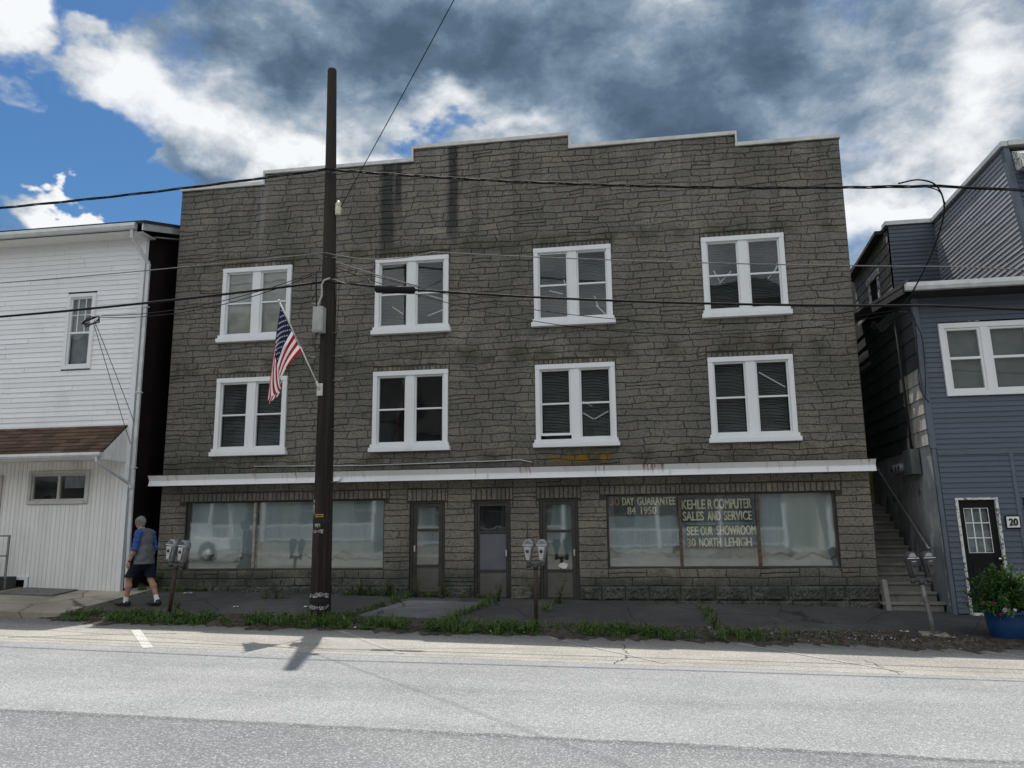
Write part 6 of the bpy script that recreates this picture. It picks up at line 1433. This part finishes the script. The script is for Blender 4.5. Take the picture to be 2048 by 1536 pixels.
def far_house(label, x0, x1, col, h, wall_y=-25.0, porch=True):
    zb = zroad((x0 + x1) / 2) + .95; e = empty('far_house', ((x0 + x1) / 2, wall_y, zb), label, 'house', 'houses on the far side of the street'); ms = mat_siding('far_siding', col, tuple(v * .6 for v in col), .2)
    wins = [(x, x + 1.0, zb + zz, zb + zz + 1.6) for x in frange(x0 + .9, x1 - 1.9, 2) for zz in (1.0, 4.0)]
    m = MB(); lap_siding(m, lambda s, t, d: (s, wall_y + d, t), lambda t: x0, lambda t: x1, zb - 1, zb + h, .16, .02, wins, rq)
    m.box(x0, x0 + .1, wall_y - 9, wall_y - .01, zb - 1, zb + h); m.box(x1 - .1, x1, wall_y - 9, wall_y - .01, zb - 1, zb + h); m.build('siding', ms, e)
    m = MB(); m.prism([(x0 - .3, wall_y + .5, zb + h), (x0 - .3, wall_y - 4.5, zb + h + 2.6), (x0 - .3, wall_y - 9.5, zb + h)], (x1 - x0 + .6, 0, 0)); m.build('roof', M_roofd, e)
    for a, b, c, d in wins:
        m = MB(); m.box(a - .12, a, wall_y - .05, wall_y + .07, c - .12, d + .12); m.box(b, b + .12, wall_y - .05, wall_y + .07, c - .12, d + .12); m.box(a, b, wall_y - .05, wall_y + .068, d, d + .12); m.box(a, b, wall_y - .05, wall_y + .072, c - .12, c); m.box(a, b, wall_y - .03, wall_y + .03, (c + d) / 2 - .03, (c + d) / 2 + .03); w = m.build('window', M_white, e)
        m = MB(); m.box(a, b, wall_y - .08, wall_y - .05, c, d); m.build('pane', M_dark, w)
    if porch:
        pf = MB(); pf.box(x0, x1, wall_y + .02, wall_y + 2.2, zb - .9, zb + .1); pf.build('porch_floor', M_conc, e)
        pr_ = MB(); pr_.prism([(x0 - .1, wall_y + .02, zb + 3.2), (x0 - .1, wall_y + 2.5, zb + 2.75), (x0 - .1, wall_y + 2.5, zb + 2.95), (x0 - .1, wall_y + .02, zb + 3.4)], (x1 - x0 + .2, 0, 0)); pr_.build('porch_roof', M_roofd, e)
        for x in frange(x0 + .1, x1 - .1, 3): m = MB(); m.box(x - .08, x + .08, wall_y + 2.1, wall_y + 2.26, zb + .1, zb + 2.75); m.build('porch_post', M_white, e)
        m = MB(); m.box(x0, x1, wall_y + 2.15, wall_y + 2.21, zb + .95, zb + 1.02); m.box(x0, x1, wall_y + 2.15, wall_y + 2.21, zb + .22, zb + .28); n = int((x1 - x0) / .16)
        for i in range(n): x = x0 + .1 + i * .16; m.box(x - .02, x + .02, wall_y + 2.16, wall_y + 2.2, zb + .28, zb + .95)
        m.build('porch_railing', M_white, e)
far_house('pale grey house opposite the left shop window', -34, -24.5, (.45, .46, .47), 6.2); far_house('white house across the street with a railed porch', -22.6, -13.5, (.70, .70, .70), 6.4); far_house('grey house across the street from the shop doors', -11.8, -3.8, (.36, .38, .40), 6.0)
far_house('white house across from the lettered window with a railed porch', -2.4, 6.6, (.66, .67, .68), 6.3); far_house('cream house across the street from the blue house', 8.4, 17, (.62, .58, .48), 6.2)
tk = empty('pickup_truck', (-21.5, -18.9, .6), 'white pickup truck parked across the street', 'pickup truck'); M_tk = simple('white_car_paint', (.75, .76, .77), .25, .03, 2, bump=0); M_tyre = simple('tyre_rubber', (.02, .02, .02), .9, .2, 9)
tz = zroad(-21.5) + .13; tx0 = -24.3
def tq(u, z): return (tx0 + u, -19.9, tz + z)
m = MB(); m.prism([tq(u, z) for u, z in ((0, .55), (.05, 1.0), (.12, 1.08), (1.35, 1.16), (2.05, 1.78), (3.55, 1.80), (3.72, 1.12), (5.5, 1.12), (5.55, .55), (4.85, .5), (4.75, .8), (4.4, .95), (4.05, .8), (3.95, .45), (1.6, .45), (1.5, .8), (1.15, .95), (.8, .8), (.7, .5))], (0, 1.9, 0)); m.build('body', M_tk, tk, .04)
for u0, u1 in ((1.62, 2.62), (2.72, 3.5)):
    m = MB(); m.prism([(tx0 + a, -17.998, tz + b) for a, b in ((u0 - (.05 if u0 < 2 else 0), 1.22), (u1, 1.22), (u1 - .02, 1.70), (u0 + (.42 if u0 < 2 else 0), 1.70))], (0, .006, 0)); m.build('side_window', M_dark, tk)
for u in (1.15, 4.4):
    m = MB(); m.tube([(tx0 + u, -18.22, tz + .38), (tx0 + u, -17.98, tz + .38)], .38, 20); w = m.build('wheel', M_tyre, tk); m = MB(); m.tube([(tx0 + u, -17.98, tz + .38), (tx0 + u, -17.965, tz + .38)], .22, 16); m.build('rim', M_gutter, w)
